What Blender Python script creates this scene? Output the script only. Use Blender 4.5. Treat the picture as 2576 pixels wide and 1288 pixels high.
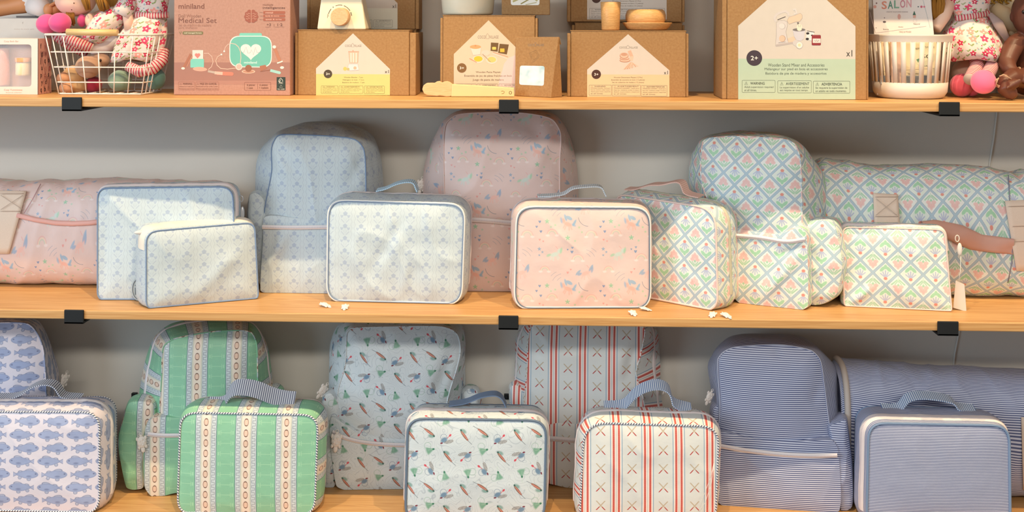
import bpy, bmesh, math, random
import numpy as np
from mathutils import Vector, Matrix, noise
# ------------------------------------------------------------------ scene
for o in list(bpy.data.objects): bpy.data.objects.remove(o)
SC = bpy.context.scene
COL = SC.collection
PI = math.pi
# camera: stands 2.05 m in front of the shelf edge, level, view dropped with lens shift
FPX, CAMD, ZC, HOR = 2870.0, 2.05, 0.1396, 57.0
YAW, ROLL = 0.0413, 0.0026
fw = Vector((-math.sin(YAW), math.cos(YAW), 0))
r0 = Vector((math.cos(YAW), math.sin(YAW), 0)); u0 = Vector((0, 0, 1))
rt = r0*math.cos(ROLL) + u0*math.sin(ROLL); up = u0*math.cos(ROLL) - r0*math.sin(ROLL)
CAM = Vector((0.0, -CAMD, ZC))
cd = bpy.data.cameras.new('camera'); cam = bpy.data.objects.new('camera', cd); COL.objects.link(cam)
cam.matrix_world = Matrix(((rt.x, up.x, -fw.x, CAM.x), (rt.y, up.y, -fw.y, CAM.y), (rt.z, up.z, -fw.z, CAM.z), (0, 0, 0, 1)))
cd.sensor_width = 36; cd.lens = FPX/2576*36; cd.shift_y = -(644-HOR)/2576; cd.clip_start = 0.05
SC.camera = cam
# world, lights, exposure
w = bpy.data.worlds.new('world'); SC.world = w; w.use_nodes = True
w.node_tree.nodes['Background'].inputs[0].default_value = (1.0, 0.97, 0.93, 1)
w.node_tree.nodes['Background'].inputs[1].default_value = 0.21
def area(name, loc, tgt, sx, sy, power, col):
    l = bpy.data.lights.new(name, 'AREA'); l.shape = 'RECTANGLE'; l.size = sx; l.size_y = sy; l.energy = power; l.color = col
    o = bpy.data.objects.new(name, l); COL.objects.link(o); o.location = loc
    o.rotation_euler = (Vector(tgt)-Vector(loc)).to_track_quat('-Z', 'Y').to_euler(); return o
area('ceiling_light_row', (0.3, -3.84, 1.5), (0, 0, -0.3), 5.0, 0.22, 74, (1.0, 0.93, 0.82))
area('shop_window', (-3.0, -2.3, 0.5), (0, 0.1, -0.3), 1.8, 2.2, 66, (0.66, 0.85, 1.0))
# a row of warm ceiling spots above and in front of the shelves
for i_, x_ in enumerate((-1.05, -0.15, 0.75, 1.65)):
    sl = bpy.data.lights.new('warm_spotlight', 'SPOT'); sl.energy = 100; sl.color = (1.0, 0.75, 0.44); sl.spot_size = math.radians(75); sl.spot_blend = 0.6; sl.shadow_soft_size = 0.018
    so = bpy.data.objects.new('warm_spotlight', sl); COL.objects.link(so); so.location = (x_, -0.84, 1.75)
    so.rotation_euler = (Vector((x_-0.12, 0.1, -0.3))-Vector(so.location)).to_track_quat('-Z', 'Y').to_euler()
SC.view_settings.view_transform = 'Standard'; SC.view_settings.look = 'None'
SC.view_settings.gamma = 1; SC.view_settings.use_curve_mapping = False
SC.view_settings.exposure = 0.1
# ------------------------------------------------------------------ pixel -> place
def ray(px, py):
    return (fw + rt*((px-1288)/FPX) - up*((py-HOR)/FPX))
def W(px, py, Y):
    d = ray(px, py); t = (Y-CAM.y)/d.y; return CAM + d*t
def G(px, py, z):
    d = ray(px, py); t = (z-CAM.z)/d.z; return CAM + d*t
ST, SM, SB = 0.0, -0.388, -0.776      # shelf tops
TH, DEP = 0.0165, 0.30
# ------------------------------------------------------------------ object helpers
def meta(o, label=None, cat=None, group=None, kind=None):
    if label: o['label'] = label
    if cat: o['category'] = cat
    if group: o['group'] = group
    if kind: o['kind'] = kind
    return o
def empty(name, loc, rz, label, cat, group=None):
    o = bpy.data.objects.new(name, None); COL.objects.link(o); o.location = loc; o.rotation_euler = (0, 0, rz)
    o.empty_display_size = 0.02
    return meta(o, label, cat, group)
def mk(name, verts, faces, mat, parent=None, uvs=None, smooth=True, label=None):
    me = bpy.data.meshes.new(name); me.from_pydata([tuple(v) for v in verts], [], faces)
    mats = mat if isinstance(mat, (list, tuple)) else [mat]
    for m in mats: me.materials.append(m)
    if uvs is not None:
        ul = me.uv_layers.new(name='UVMap')
        vi = np.empty(len(me.loops), dtype=np.int32); me.loops.foreach_get('vertex_index', vi)
        ul.data.foreach_set('uv', np.asarray(uvs, dtype=np.float32)[vi].ravel())
    if smooth: me.polygons.foreach_set('use_smooth', [True]*len(me.polygons))
    o = bpy.data.objects.new(name, me); COL.objects.link(o)
    if parent is not None: o.parent = parent
    if label: o['label'] = label
    return o
class MB:
    """collects simple shapes, becomes one mesh"""
    def __init__(s): s.v = []; s.f = []; s.m = []; s.uv = []
    def add(s, v, f, mi=0, uv=None):
        b = len(s.v); s.v += [Vector(p) for p in v]; s.f += [tuple(i+b for i in q) for q in f]; s.m += [mi]*len(f)
        s.uv += (uv if uv is not None else [(p[0], p[2]) for p in v])
        return s
    def box(s, x0, x1, y0, y1, z0, z1, mi=0, M=None):
        v = [Vector((x, y, z)) for z in (z0, z1) for y in (y0, y1) for x in (x0, x1)]
        if M is not None: v = [M @ p for p in v]
        return s.add(v, [(0, 2, 3, 1), (4, 5, 7, 6), (0, 1, 5, 4), (2, 6, 7, 3), (0, 4, 6, 2), (1, 3, 7, 5)], mi)
    def tube(s, path, r, n=8, mi=0, closed=False, flat=None, cap=True):
        P = [Vector(p) for p in path]; m = len(P)
        R = r if isinstance(r, (list, tuple)) else [r]*m
        vs = []; uv = []; acc = 0; prev = None
        for i, p in enumerate(P):
            a = P[i-1] if (i > 0 or closed) else p; b = P[(i+1) % m] if (i < m-1 or closed) else p
            t = (b-a).normalized() if (b-a).length > 1e-9 else Vector((0, 0, 1))
            if prev is None:
                ref = Vector((0, 1, 0)) if abs(t.y) < 0.9 else Vector((1, 0, 0))
                nx = ref.cross(t).normalized()
            else:
                nx = (prev - t*prev.dot(t)).normalized()
            prev = nx; ny = t.cross(nx)
            if i: acc += (p-P[i-1]).length
            for k in range(n):
                an = 2*PI*k/n
                vs.append(p + (nx*math.cos(an) + ny*math.sin(an)*(flat or 1))*R[i]); uv.append((acc, k/n*2*PI*max(R)))
        fs = []
        for i in range(m if closed else m-1):
            for k in range(n):
                a = i*n+k; b = i*n+(k+1) % n; c = ((i+1) % m)*n+(k+1) % n; d = ((i+1) % m)*n+k
                fs.append((a, b, c, d))
        if cap and not closed:
            fs.append(tuple(range(n-1, -1, -1))); fs.append(tuple((m-1)*n+k for k in range(n)))
        return s.add(vs, fs, mi, uv)
    def ball(s, c, r, mi=0, nu=20, nv=12, M=None, fn=None):
        c = Vector(c); r = Vector(r) if not isinstance(r, (int, float)) else Vector((r, r, r))
        vs = []; uv = []
        for j in range(nv+1):
            ph = PI*j/nv
            for i in range(nu):
                th = 2*PI*i/nu
                d = Vector((math.sin(ph)*math.cos(th), math.sin(ph)*math.sin(th), math.cos(ph)))
                p = Vector((d.x*r.x, d.y*r.y, d.z*r.z))
                if fn: p = fn(p, d)
                if M is not None: p = M @ p
                vs.append(c+p); uv.append((i/nu, j/nv))
        fs = [(j*nu+i, j*nu+(i+1) % nu, (j+1)*nu+(i+1) % nu, (j+1)*nu+i)[::-1] for j in range(nv) for i in range(nu)]
        return s.add(vs, fs, mi, uv)
    def lathe(s, c, prof, n=40, mi=0, sx=1, sy=1):
        c = Vector(c); vs = []; uv = []
        for (r, z) in prof:
            for k in range(n):
                a = 2*PI*k/n; vs.append(c+Vector((r*sx*math.cos(a), r*sy*math.sin(a), z))); uv.append((k/n, z))
        fs = [(j*n+k, j*n+(k+1) % n, (j+1)*n+(k+1) % n, (j+1)*n+k) for j in range(len(prof)-1) for k in range(n)]
        return s.add(vs, fs, mi, uv)
    def prism(s, poly, y0, y1, mi=0):
        """poly: (x,z) list counter-clockwise seen from the front"""
        n = len(poly); v = [Vector((x, y0, z)) for x, z in poly]+[Vector((x, y1, z)) for x, z in poly]
        f = [tuple(range(n)), tuple(range(2*n-1, n-1, -1))]+[(i, i+n, (i+1) % n+n, (i+1) % n) for i in range(n)]
        return s.add(v, f, mi)
    def build(s, name, mat, parent=None, smooth=False, label=None, bevel=0, seg=2):
        o = mk(name, s.v, s.f, mat, parent, s.uv, smooth, label)
        if isinstance(mat, (list, tuple)) and len(mat) > 1: o.data.polygons.foreach_set('material_index', s.m)
        bm = bmesh.new(); bm.from_mesh(o.data); bmesh.ops.recalc_face_normals(bm, faces=bm.faces)
        bm.to_mesh(o.data); bm.free()
        if bevel:
            md = o.modifiers.new('bevel', 'BEVEL'); md.width = bevel; md.segments = seg; md.limit_method = 'ANGLE'
            md.harden_normals = False
        return o
# ------------------------------------------------------------------ node expressions
def srgb(c):
    if isinstance(c, str): c = tuple(int(c[i:i+2], 16) for i in (0, 2, 4))
    return tuple(((v/255)/12.92 if v/255 <= 0.04045 else ((v/255+0.055)/1.055)**2.4) for v in c)+(1,)
NT = None
class E:
    def __init__(s, k): s.k = k
    def __add__(a, b): return op('ADD', a, b)
    __radd__ = __add__
    def __sub__(a, b): return op('SUBTRACT', a, b)
    def __rsub__(a, b): return op('SUBTRACT', b, a)
    def __mul__(a, b): return op('MULTIPLY', a, b)
    __rmul__ = __mul__
    def __truediv__(a, b): return op('DIVIDE', a, b)
    def __neg__(a): return op('MULTIPLY', a, -1.0)
def op(o, a, b=None, c=None, clamp=False):
    n = NT.nodes.new('ShaderNodeMath'); n.operation = o; n.use_clamp = clamp
    for i, x in enumerate((a, b, c)):
        if x is None: continue
        if isinstance(x, E): NT.links.new(x.k, n.inputs[i])
        else: n.inputs[i].default_value = x
    return E(n.outputs[0])
def mad(a, b, c): return op('MULTIPLY_ADD', a, b, c)
def absx(a): return op('ABSOLUTE', a)
def mn(a, b): return op('MINIMUM', a, b)
def mx(a, b): return op('MAXIMUM', a, b)
def clampx(a): return op('ADD', a, 0.0, clamp=True)
def rep(x, p, off=0.0):
    f = op('FRACT', mad(x, 1.0/p, 0.5-off/p)); return mad(f, p, -p/2)
def length(a, b):
    n = NT.nodes.new('ShaderNodeCombineXYZ')
    for i, x in enumerate((a, b)):
        if isinstance(x, E): NT.links.new(x.k, n.inputs[i])
        else: n.inputs[i].default_value = x
    m = NT.nodes.new('ShaderNodeVectorMath'); m.operation = 'LENGTH'; NT.links.new(n.outputs[0], m.inputs[0])
    return E(m.outputs['Value'])
def mask(d, wd=0.7): return op('MULTIPLY_ADD', d, -1.0/wd, 0.5, clamp=True)      # 1 inside
def mixc(a, b, f):
    n = NT.nodes.new('ShaderNodeMix'); n.data_type = 'RGBA'
    if isinstance(f, E): NT.links.new(f.k, n.inputs[0])
    else: n.inputs[0].default_value = f
    for i, x in ((6, a), (7, b)):
        if isinstance(x, E): NT.links.new(x.k, n.inputs[i])
        else: n.inputs[i].default_value = srgb(x) if not (len(x) == 4) else x
    return E(n.outputs[2])
def seg(x, y, ax, ay, bx, by, wd):
    dx, dy = bx-ax, by-ay; L = dx*dx+dy*dy
    px = x-ax; py = y-ay
    h = op('MULTIPLY_ADD', px, dx/L, py*(dy/L), clamp=True)
    return length(mad(h, -dx, px), mad(h, -dy, py))-wd/2
def ell(x, y, cx, cy, rx, ry, rot=0):
    px = x-cx; py = y-cy
    if rot:
        c, s_ = math.cos(rot), math.sin(rot); px, py = mad(px, c, py*s_), mad(py, c, px*(-s_))
    return mad(length(px*(1.0/rx), py*(1.0/ry)), min(rx, ry), -min(rx, ry))
def rotc(x, y, a):
    c, s_ = math.cos(a), math.sin(a)
    return mad(x, c, y*s_), mad(y, c, x*(-s_))
def noisec(scale, detail=2, vec=None, rough=0.5, dist=0.0):
    n = NT.nodes.new('ShaderNodeTexNoise'); n.inputs['Scale'].default_value = scale; n.inputs['Detail'].default_value = detail
    n.inputs['Roughness'].default_value = rough; n.inputs['Distortion'].default_value = dist
    if vec is not None: NT.links.new(vec, n.inputs['Vector'])
    return E(n.outputs[0])
def coords(kind='Object', scale=(1, 1, 1)):
    t = NT.nodes.new('ShaderNodeTexCoord'); m = NT.nodes.new('ShaderNodeMapping'); m.inputs['Scale'].default_value = scale
    NT.links.new(t.outputs[kind], m.inputs[0]); return m.outputs[0]
def uvpx():
    u = NT.nodes.new('ShaderNodeUVMap'); u.uv_map = 'UVMap'; s_ = NT.nodes.new('ShaderNodeSeparateXYZ')
    NT.links.new(u.outputs[0], s_.inputs[0]); return E(s_.outputs[0])*1400.0, E(s_.outputs[1])*1400.0
MATS = {}
def material(name, colour, rough=0.6, bump=None, spec=0.4, metal=0, trans=0, coat=0, alpha=1, sheen=0, sss=0):
    """colour: sRGB tuple / hex or a function that returns a colour expression; bump: (scale, strength, detail)"""
    global NT
    if name in MATS: return MATS[name]
    m = bpy.data.materials.new(name); m.use_nodes = True; NT = m.node_tree
    for n in list(NT.nodes): NT.nodes.remove(n)
    col = colour() if callable(colour) else None
    b = NT.nodes.new('ShaderNodeBsdfPrincipled'); out = NT.nodes.new('ShaderNodeOutputMaterial')
    NT.links.new(b.outputs[0], out.inputs[0])
    if col is not None: NT.links.new(col.k, b.inputs['Base Color'])
    else:
        c = srgb(colour); NT.links.new(mixc(c, tuple(v*0.93 for v in c[:3])+(1,), noisec(60, 2, coords())).k, b.inputs['Base Color'])
    b.inputs['Roughness'].default_value = rough; b.inputs['Specular IOR Level'].default_value = spec
    b.inputs['Metallic'].default_value = metal; b.inputs['Transmission Weight'].default_value = trans
    b.inputs['Coat Weight'].default_value = coat; b.inputs['Alpha'].default_value = alpha
    b.inputs['Sheen Weight'].default_value = sheen
    if bump:
        bs = bump if isinstance(bump, list) else [bump]; last = None
        for (sc, st, dt) in bs:
            v = coords(scale=sc if isinstance(sc, tuple) else (1, 1, 1))
            nz = noisec(1.0 if isinstance(sc, tuple) else sc, dt, v)
            bn = NT.nodes.new('ShaderNodeBump'); bn.inputs['Strength'].default_value = st; bn.inputs['Distance'].default_value = 0.002
            NT.links.new(nz.k, bn.inputs['Height'])
            if last is not None: NT.links.new(last, bn.inputs['Normal'])
            last = bn.outputs[0]
        NT.links.new(last, b.inputs['Normal'])
    MATS[name] = m; return m
# ------------------------------------------------------------------ prints (1 unit = 1/1400 m)
FAB = [(14, 0.35, 3), (70, 0.25, 2)]
def heart(x, y, cx, cy, s):
    return mn(seg(x, y, cx-1.4*s, cy+1.1*s, cx, cy-1.5*s, 2.2*s), seg(x, y, cx+1.4*s, cy+1.1*s, cx, cy-1.5*s, 2.2*s))
def star(x, y, cx, cy, r, k=5, am=0.33):
    px, py = x-cx, y-cy; a = op('ARCTAN2', px, py)
    return length(px, py)-mad(op('COSINE', a*float(k)), r*am, r*(1.05-am))
def arc(x, y, cx, cy, r, wd):
    px, py = x-cx, y-cy
    return mx(absx(length(px, py)-r)-wd/2, -py)
def c_unicorn():
    x, y = uvpx(); T = 165.0
    base = mixc('e3cdc8', 'ddc2bb', noisec(18, 2, coords()))
    def at(cx, cy, rot=0):
        a, b = rep(x, T, cx), rep(y, T, -cy)
        return rotc(a, b, rot) if rot else (a, b)
    def put(c, d, colour, f=1.0, wd=0.8): return mixc(c, colour, mask(d, wd)*f)
    c = base
    def unicorn(c, cx, cy, bodyc, mane, flip=1, wing=None):
        a, b = at(cx, cy); a = a*float(flip)
        body = mn(ell(a, b, 0, 0, 11, 5.2, 0.35), ell(a, b, 12, 9, 6.5, 4.5, 1.1))
        legs = mn(mn(seg(a, b, -6, -3, -10, -13, 2.4), seg(a, b, -3, -4, -3, -15, 2.2)), mn(seg(a, b, 7, 0, 12, -9, 2.2), seg(a, b, 4, -2, 9, -13, 2.0)))
        c = put(c, mn(body, legs), bodyc, 0.75, 3)
        c = put(c, mn(ell(a, b, 17, 10, 3, 8, -0.2), ell(a, b, -15, -2, 6, 3.2, 0.5)), mane, 0.7, 2)
        c = put(c, seg(a, b, 8, 15, 3, 21, 1.1), 'e29c9c', 0.8)
        if wing: c = put(c, mn(mn(ell(a, b, -3, 16, 9, 4.5, 0.5), ell(a, b, 6, 17, 3, 9, -0.3)), ell(a, b, -17, 4, 3, 9, 0.5)), wing, 0.8, 1.5)
        return c
    c = unicorn(c, 92, 24, 'c3dcd2', '9fcfae')
    c = unicorn(c, 172, 72, 'ecb9ae', '86a8c8', 1, None)
    a, b = at(170, 70); c = put(c, mn(ell(a, b, 16, 12, 3, 10, -0.55), ell(a, b, -17, 0, 3, 9, -0.75)), '8fafca', 0.75, 1.2)
    c = unicorn(c, 127, 112, 'eaae9f', '8fb3cf', -1, '8db4cf')
    for (cx, cy, s_, col) in ((137, 17, 1.0, '7595bb'), (126, 11, 0.6, '7595bb'), (126, 70, 0.8, 'e29b96'), (134, 62, 0.6, 'e29b96'), (54, 105, 0.9, '7190b8'), (46, 118, 0.8, '7190b8'), (57, 130, 0.9, '7190b8'), (54, 151, 0.7, 'e29b96'), (63, 155, 0.6, 'e29b96'), (138, 6, 0.8, '83a0c0')):
        a, b = at(cx, cy); c = put(c, heart(a, b, 0, 0, s_*1.5), col, 0.85)
    for (cx, cy, r, col) in ((53, 10, 4.6, '86a4c0'), (61, 18, 3.2, '86a4c0'), (53, 26, 3.0, '86a4c0'), (73, 104, 6, '8cc3a0'), (94, 114, 3.4, 'a8cdae'), (83, 118, 3, 'a8cdae'), (126, 146, 6.4, '8cc3a0'), (145, 154, 3.2, 'a8cdae'), (163, 132, 3.2, 'a8c8a4'), (156, 120, 3.2, 'a8c8a4')):
        a, b = at(cx, cy); c = put(c, star(a, b, 0, 0, r), col, 0.85)
    for (cx, cy, s_) in ((152, 38, 1.0), (67, 66, 0.8), (187, 142, 1.0), (86, 138, 0.9)):
        a, b = at(cx, cy)
        c = put(c, arc(a, b, 0, 0, 15*s_, 1.6), 'e3a19c', 0.5); c = put(c, arc(a, b, 0, 0, 12*s_, 1.8), 'ecd4b2', 0.6)
        c = put(c, arc(a, b, 0, 0, 9*s_, 1.6), 'a9cdb4', 0.55)
        c = put(c, mn(ell(a, b, -13*s_, -2, 5, 3), ell(a, b, 13*s_, -2, 5, 3)), 'f3e8e6', 0.5, 2)
    for (cx, cy, f) in ((185, 20, 1), (98, 82, -1)):
        a, b = at(cx, cy); a = a*float(f)
        for (dx, L) in ((0, 18), (5, 22), (10, 24)):
            c = put(c, absx(length(a+(22-dx*0.9), b+(24-dx*0.4))-(26+dx))-0.55+mx(absx(a)-12, absx(b-2)-9)*0.4*0+mx(mx(absx(a-2)-13, absx(b-2)-11), 0.0)*3, '9a9fae', 0.7)
    a, b = at(165, 108); c = put(c, absx(length(a-14, b-16)-25)-0.7+mx(mx(absx(a)-14, absx(b)-13), 0.0)*3, '8d93a0', 0.9)
    return c
def c_lattice(inv=1):
    def f():
        x, y = uvpx(); P = 62.0
        if inv < 0: y = -y
        xa, ya = rep(x, P), rep(y, P); isA = mask(absx(xa)+absx(ya)-P/2, 0.05)
        xb, yb = rep(x, P, P/2), rep(y, P, P/2)
        a = mad(isA, xa-xb, xb); b = mad(isA, ya-yb, yb); isB = 1.0-isA
        ax = absx(a); d = absx(a)+absx(b)-P/2
        c = mixc('e9eae4', 'dfe8de', isB)
        def put(c, m, col, ff=0.9): return mixc(c, col, m*ff)
        # carnation (A)
        pk = mn(mn(ell(ax, b, 7, 2, 6.5, 4.5), ell(ax, b, 5, 9, 5, 6)), ell(a, b, 0, 12, 4.5, 8))
        c = put(c, mask(pk, 1.5)*isA, 'eabfba')
        c = put(c, mask(mn(seg(ax, b, 2, 14, 8, 4, 0.7), seg(a, b, 0, 16, 0, 5, 0.7)), 0.8)*isA, 'd9a09a', 0.5)
        gr = mn(mn(seg(ax, b, 3, -15, 16, -3.5, 3.6), seg(ax, b, 1.5, -12, 8, -4, 2.6)), mn(ell(a, b, 0, -2.5, 3, 3), seg(a, b, 0, -22, 0, -3, 1.2)))
        c = put(c, mask(gr, 1.2)*isA, 'a3cfae')
        # daisy (B)
        pe = mn(mn(seg(ax, b, 3, 9, 12, 1.5, 2.6), seg(ax, b, 2, 8, 6.5, -3, 2.8)), seg(a, b, 0, 8, 0, -6, 3.0))
        c = put(c, mask(pe, 1.0)*isB, 'b3b9d6')
        c = put(c, mask(ell(a, b, 0, 13.5, 4.6, 4), 1.0)*isB, 'e08a7c')
        lf = mx(absx(ax-(b+22.0)*0.62)-mad(b, -0.16, 3.2), mx(-22.5-b, b+1.0))
        c = put(c, mask(mn(ell(ax, b, 7.5, -10.5, 8.5, 4.2, 0.8), ell(a, b, 0, -16, 4, 6)), 1.2)*isB, 'a0d2ac')
        # lattice bands
        sc = op('SINE', (a+b)*1.1)*op('SINE', (a-b)*1.1)
        c = put(c, mask(-d-6.6, 0.8), 'eeeeea', 1.0)
        c = put(c, mask(-d-4.9+sc*0.8, 0.8), '8fa1b0', 1.0)
        c = put(c, mask(-d-3.7+sc*0.6, 0.8), 'b2c8d4', 1.0)
        c = put(c, mask(-d-0.5, 0.8), '9cb0c0', 0.45)
        return c
    return f
def c_bluefloral():
    x, y = uvpx(); a = rep(x, 43.5); b = rep(y, 32.0); ax = absx(a)
    c = mixc('c6d2d7', 'c0cdd4', noisec(20, 2, coords()))
    fl = 'a6b4c8'; lt = 'b0bcca'
    def put(c, d, col, f=0.85, wd=1.0): return mixc(c, col, mask(d, wd)*f)
    c = put(c, star(a, b, 0, 9, 6.0, 5, 0.1), fl)
    c = put(c, heart(ax, b, 9.3, 2.0, 1.6), fl, 0.75)
    c = put(c, mn(seg(ax, b, 3.0, -13.5, 10.5, -6, 2.2), seg(ax, b, 2.0, -9, 5, -2, 0.8)), lt, 0.9)
    c = put(c, seg(a, b, 0, 3, 0, -14, 0.8), lt, 0.5)
    wv = op('SINE', b*(2*PI/16.0)*1.0)
    c = put(c, absx(ax-17.3-wv*1.6)-0.5, 'aab4c0', 0.7, 0.8)
    return c
def c_fish():
    x, y = uvpx(); PX, PY = 75.0, 67.4
    row = op('FRACT', mad(y, 1.0/PY, 0.25)); isB = mask(0.5-row, 0.002)      # 0 row A, 1 row B
    yy = rep(y, PY/2)
    xx = rep(mad(isB, -20.0, x), PX); sgn = mad(isB, -2.0, 1.0); a = xx*sgn; b = yy
    bg = mixc('dfd4dc', 'dcd8e4', noisec(12, 2, coords()))
    c = bg
    def put(c, d, col, f=1.0, wd=1.0): return mixc(c, col, mask(d, wd)*f)
    out = '7f86a4'; bc = mixc('a7b4d8', '98a0be', noisec(30, 2, coords()))
    fins = mn(mn(ell(a, b, -4, 8, 13, 6.5, -0.2), ell(a, b, 18, 6, 7, 4)), mn(ell(a, b, -4, -12.5, 5.5, 4.2), ell(a, b, 20, -8.5, 5, 4.5)))
    c = put(c, fins, out); c = put(c, fins+1.1, 'b9bed4')
    c = put(c, mx(absx(op('SINE', a*1.15)*3.0)-1.1, fins+1.2), '8b90ab', 0.7)
    tail = mx(mx(absx(b+0.5)-mad(a, 0.42, -8.6), a-43.0), (34.0-a)+absx(b)*-1.0+0.0*a)
    tail = mx(mx(absx(b)-mad(a, 0.5, -12.0), a-44.0+absx(b)*-0.4), 24.0-a)
    notch = 39.0-a+absx(b)*1.3
    tail = mx(tail, -notch)
    c = put(c, tail, out); c = put(c, tail+1.2, 'aab0cc')
    body = mn(ell(a, b, -3, 0, 26, 10.6), ell(a, b, 14, 0.5, 16, 6))
    c = put(c, body, '8e97b8'); c = mixc(c, bc, mask(body+1.0, 2.0))
    c = put(c, ell(a, b, -22, 1.5, 2.4, 1.8), '6f7697', 0.9); c = put(c, ell(a, b, -4, -5, 6.5, 2.5), '7d86a8', 0.8, 2)
    return c
def c_football():
    x, y = uvpx(); a = rep(x, 105.0); b = rep(y, 26.5); ax = absx(a)
    c = mixc('90c6a6', '87be9d', noisec(25, 2, coords()))
    def put(c, d, col, f=1.0, wd=0.8): return mixc(c, col, mask(d, wd)*f)
    fx = 52.5-ax       # distance to middle of the green field
    c = put(c, mx(absx(b)-0.4, absx(fx)-13), 'b7e2bb', 0.9)
    c = put(c, mx(absx(absx(fx)-13.5)-0.4, absx(b)-6), 'b7e2bb', 0.9)
    c = put(c, absx(length(absx(fx)-18.5, (absx(b)-2.2)*1.0)-1.6)-0.5, 'b7e2bb', 0.8)
    c = put(c, ax-28.2, '4a6678')
    c = put(c, ax-26.9, 'cdd6da')
    my = rep(y, 12.6); sq = clampx(mad(absx(my)-3.15, 4.0, 0.5))
    line = mn(mx(absx(absx(ax-20.3)-3.6)-0.65, mn(mx(-1.0*(absx(my)-3.15), 23.9-6.0-ax+0.0), mx(absx(my)-3.15, ax-22.7-0.0))), mx(absx(absx(my)-3.15)-0.6, absx(ax-20.3)-4.2))
    c = put(c, line, '878d98', 0.9)
    c = put(c, ax-14.2, '7d8a94'); c = put(c, ax-13.2, 'e2e0cf'); c = put(c, absx(ax-10.8)-0.5, 'a9b0a0', 0.6); c = put(c, ax-10.0, 'eadccd')
    fb = ell(a, b, 0, 0, 6.2, 9.4)
    c = put(c, fb, '8f6c5e'); c = put(c, fb+1.1, 'e0bfab'); c = put(c, mx(fb, 6.6-absx(b)), '6e4d44'); c = put(c, mx(absx(a)-2, fb+1.4), 'ecd0bd', 0.6)
    return c
def c_bats():
    x, y = uvpx(); a = rep(x, 80.0); ax = absx(a)
    c = mixc('dcdfdd', 'd3d8d9', noisec(16, 2, coords()))
    def put(c, d, col, f=1.0, wd=0.8): return mixc(c, col, mask(d, wd)*f)
    c = put(c, ax-13.0, 'ece6e2'); c = put(c, absx(ax-14.6)-1.1, '8fa9bf')
    c = put(c, absx(ax-6.8)-3.4, 'eaa79c', 0.7); c = put(c, absx(ax-6.8)-2.3, 'cc5a50', 0.95)
    c = put(c, mx(absx(ax-6.8)-2.0, absx(rep(mad(absx(ax-6.8), 1.2, y), 5.0))-0.5), 'a84640', 0.6); c = put(c, ax-0.6, 'a3a7ad')
    m = rep(x, 80.0, 40.0); n = rep(y, 47.0); am = absx(m)
    c = put(c, mx(absx(am-absx(n)*0.95)-1.8, mx(mx(-4.0-n, n-12.0), absx(m)-12)), 'bfb09a')
    c = put(c, mx(absx(am-absx(n)*0.95)-1.6, mx(n+3.6, -12.0-n)), 'b23c3a')
    return c
def c_flies():
    x, y = uvpx(); T = 138.0
    base = mixc('ccd9e1', 'd4dbdf', noisec(10, 2, coords()))
    nz = noisec(26, 1, coords(), 0.5, 0.6); fr = absx(op('FRACT', nz*16.0)-0.5)
    c = mixc(base, '9fabb8', mask(fr-0.05, 0.08)*0.6)
    def at(cx, cy, rot=0):
        a, b = rep(x, T, cx/8.05)*0.88, rep(y, T, -cy/8.05)*0.88; return rotc(a, b, rot) if rot else (a, b)
    def put(c, d, col, f=1.0, wd=0.9): return mixc(c, col, mask(d, wd)*f)
    def fan(c, cx, cy, rot):
        a, b = at(cx, cy, rot)
        rr = length(a, b); d = mx(absx(a)-mad(b, 0.52, 1.2), rr-mad(op('SINE', a*2.3), 1.2, 17.0))
        c = put(c, d, '6ea48a', 0.9, 3.5); c = put(c, mx(absx(a-b*0.12)-0.6, rr-13.0), 'b7d3c2', 0.5, 1)
        c = put(c, ell(a, b, 0, 0, 2.3, 2.6), '47806a'); c = put(c, mx(absx(length(a-11, b-10)-7.5)-0.5, 3.0-a), '8fb3a4', 0.8); return c
    def stream(c, cx, cy, rot):
        a, b = at(cx, cy, rot)
        c = put(c, ell(a, b, -9, 4.5, 7, 4.2, 0.4), '7fa49f', 0.9, 3); c = put(c, ell(a, b, 0, 0, 14, 3.0), '8b7a6c')
        c = put(c, ell(a, b, 1, 0.6, 12, 1.8), 'b9574c'); c = put(c, seg(a, b, -9, 0.4, 9, 0.6, 0.7), 'e0c9b5'); c = put(c, ell(a, b, -14, 1.5, 2.4, 2), '3f6660')
        c = put(c, seg(a, b, 14, 0, 25, 1.5, 1.0), '6f7a86'); c = put(c, mx(absx(length(a-8, b-6)-4.5)-0.4, 8.0-a), '9aa6ac', 0.7); return c
    def lure(c, cx, cy, rot):
        a, b = at(cx, cy, rot)
        c = put(c, mx(absx(length(a+4, b-6)-7.0)-0.5, 2.0-b), '7e8ea6', 0.9)
        c = put(c, ell(a, b, -3.5, 0, 8, 5.2, 0.5), '7592ad', 1, 3)
        c = put(c, mn(seg(a, b, 4, 4, 9, 9, 1.2), ell(a, b, 10.5, 10.5, 3.4, 2.3, 0.8)), 'cf5563')
        c = put(c, ell(a, b, -9, -7, 3.2, 1.6, 0.2), '7c2f42')
        st = mx(absx(rep(a+b*0.3, 3.1))-0.75, ell(a, b, 8, -3.4, 11, 4.0, 0.25)); c = put(c, st, '6a5a50', 0.95, 0.6); return c
    for i, (cx, cy, r) in enumerate(((480, 90, -2.9), (975, 180, 0.15), (250, 740, 1.9))): c = fan(c, cx, cy, r)
    for (cx, cy, r) in ((160, 390, 2.55+PI/2*0), (890, 460, -0.9), (550, 900, -0.85)): c = stream(c, cx, cy, r)
    for (cx, cy, r) in ((190, 50, 1.7), (500, 550, 0.0), (930, 860, PI)): c = lure(c, cx, cy, r)
    return c
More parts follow.
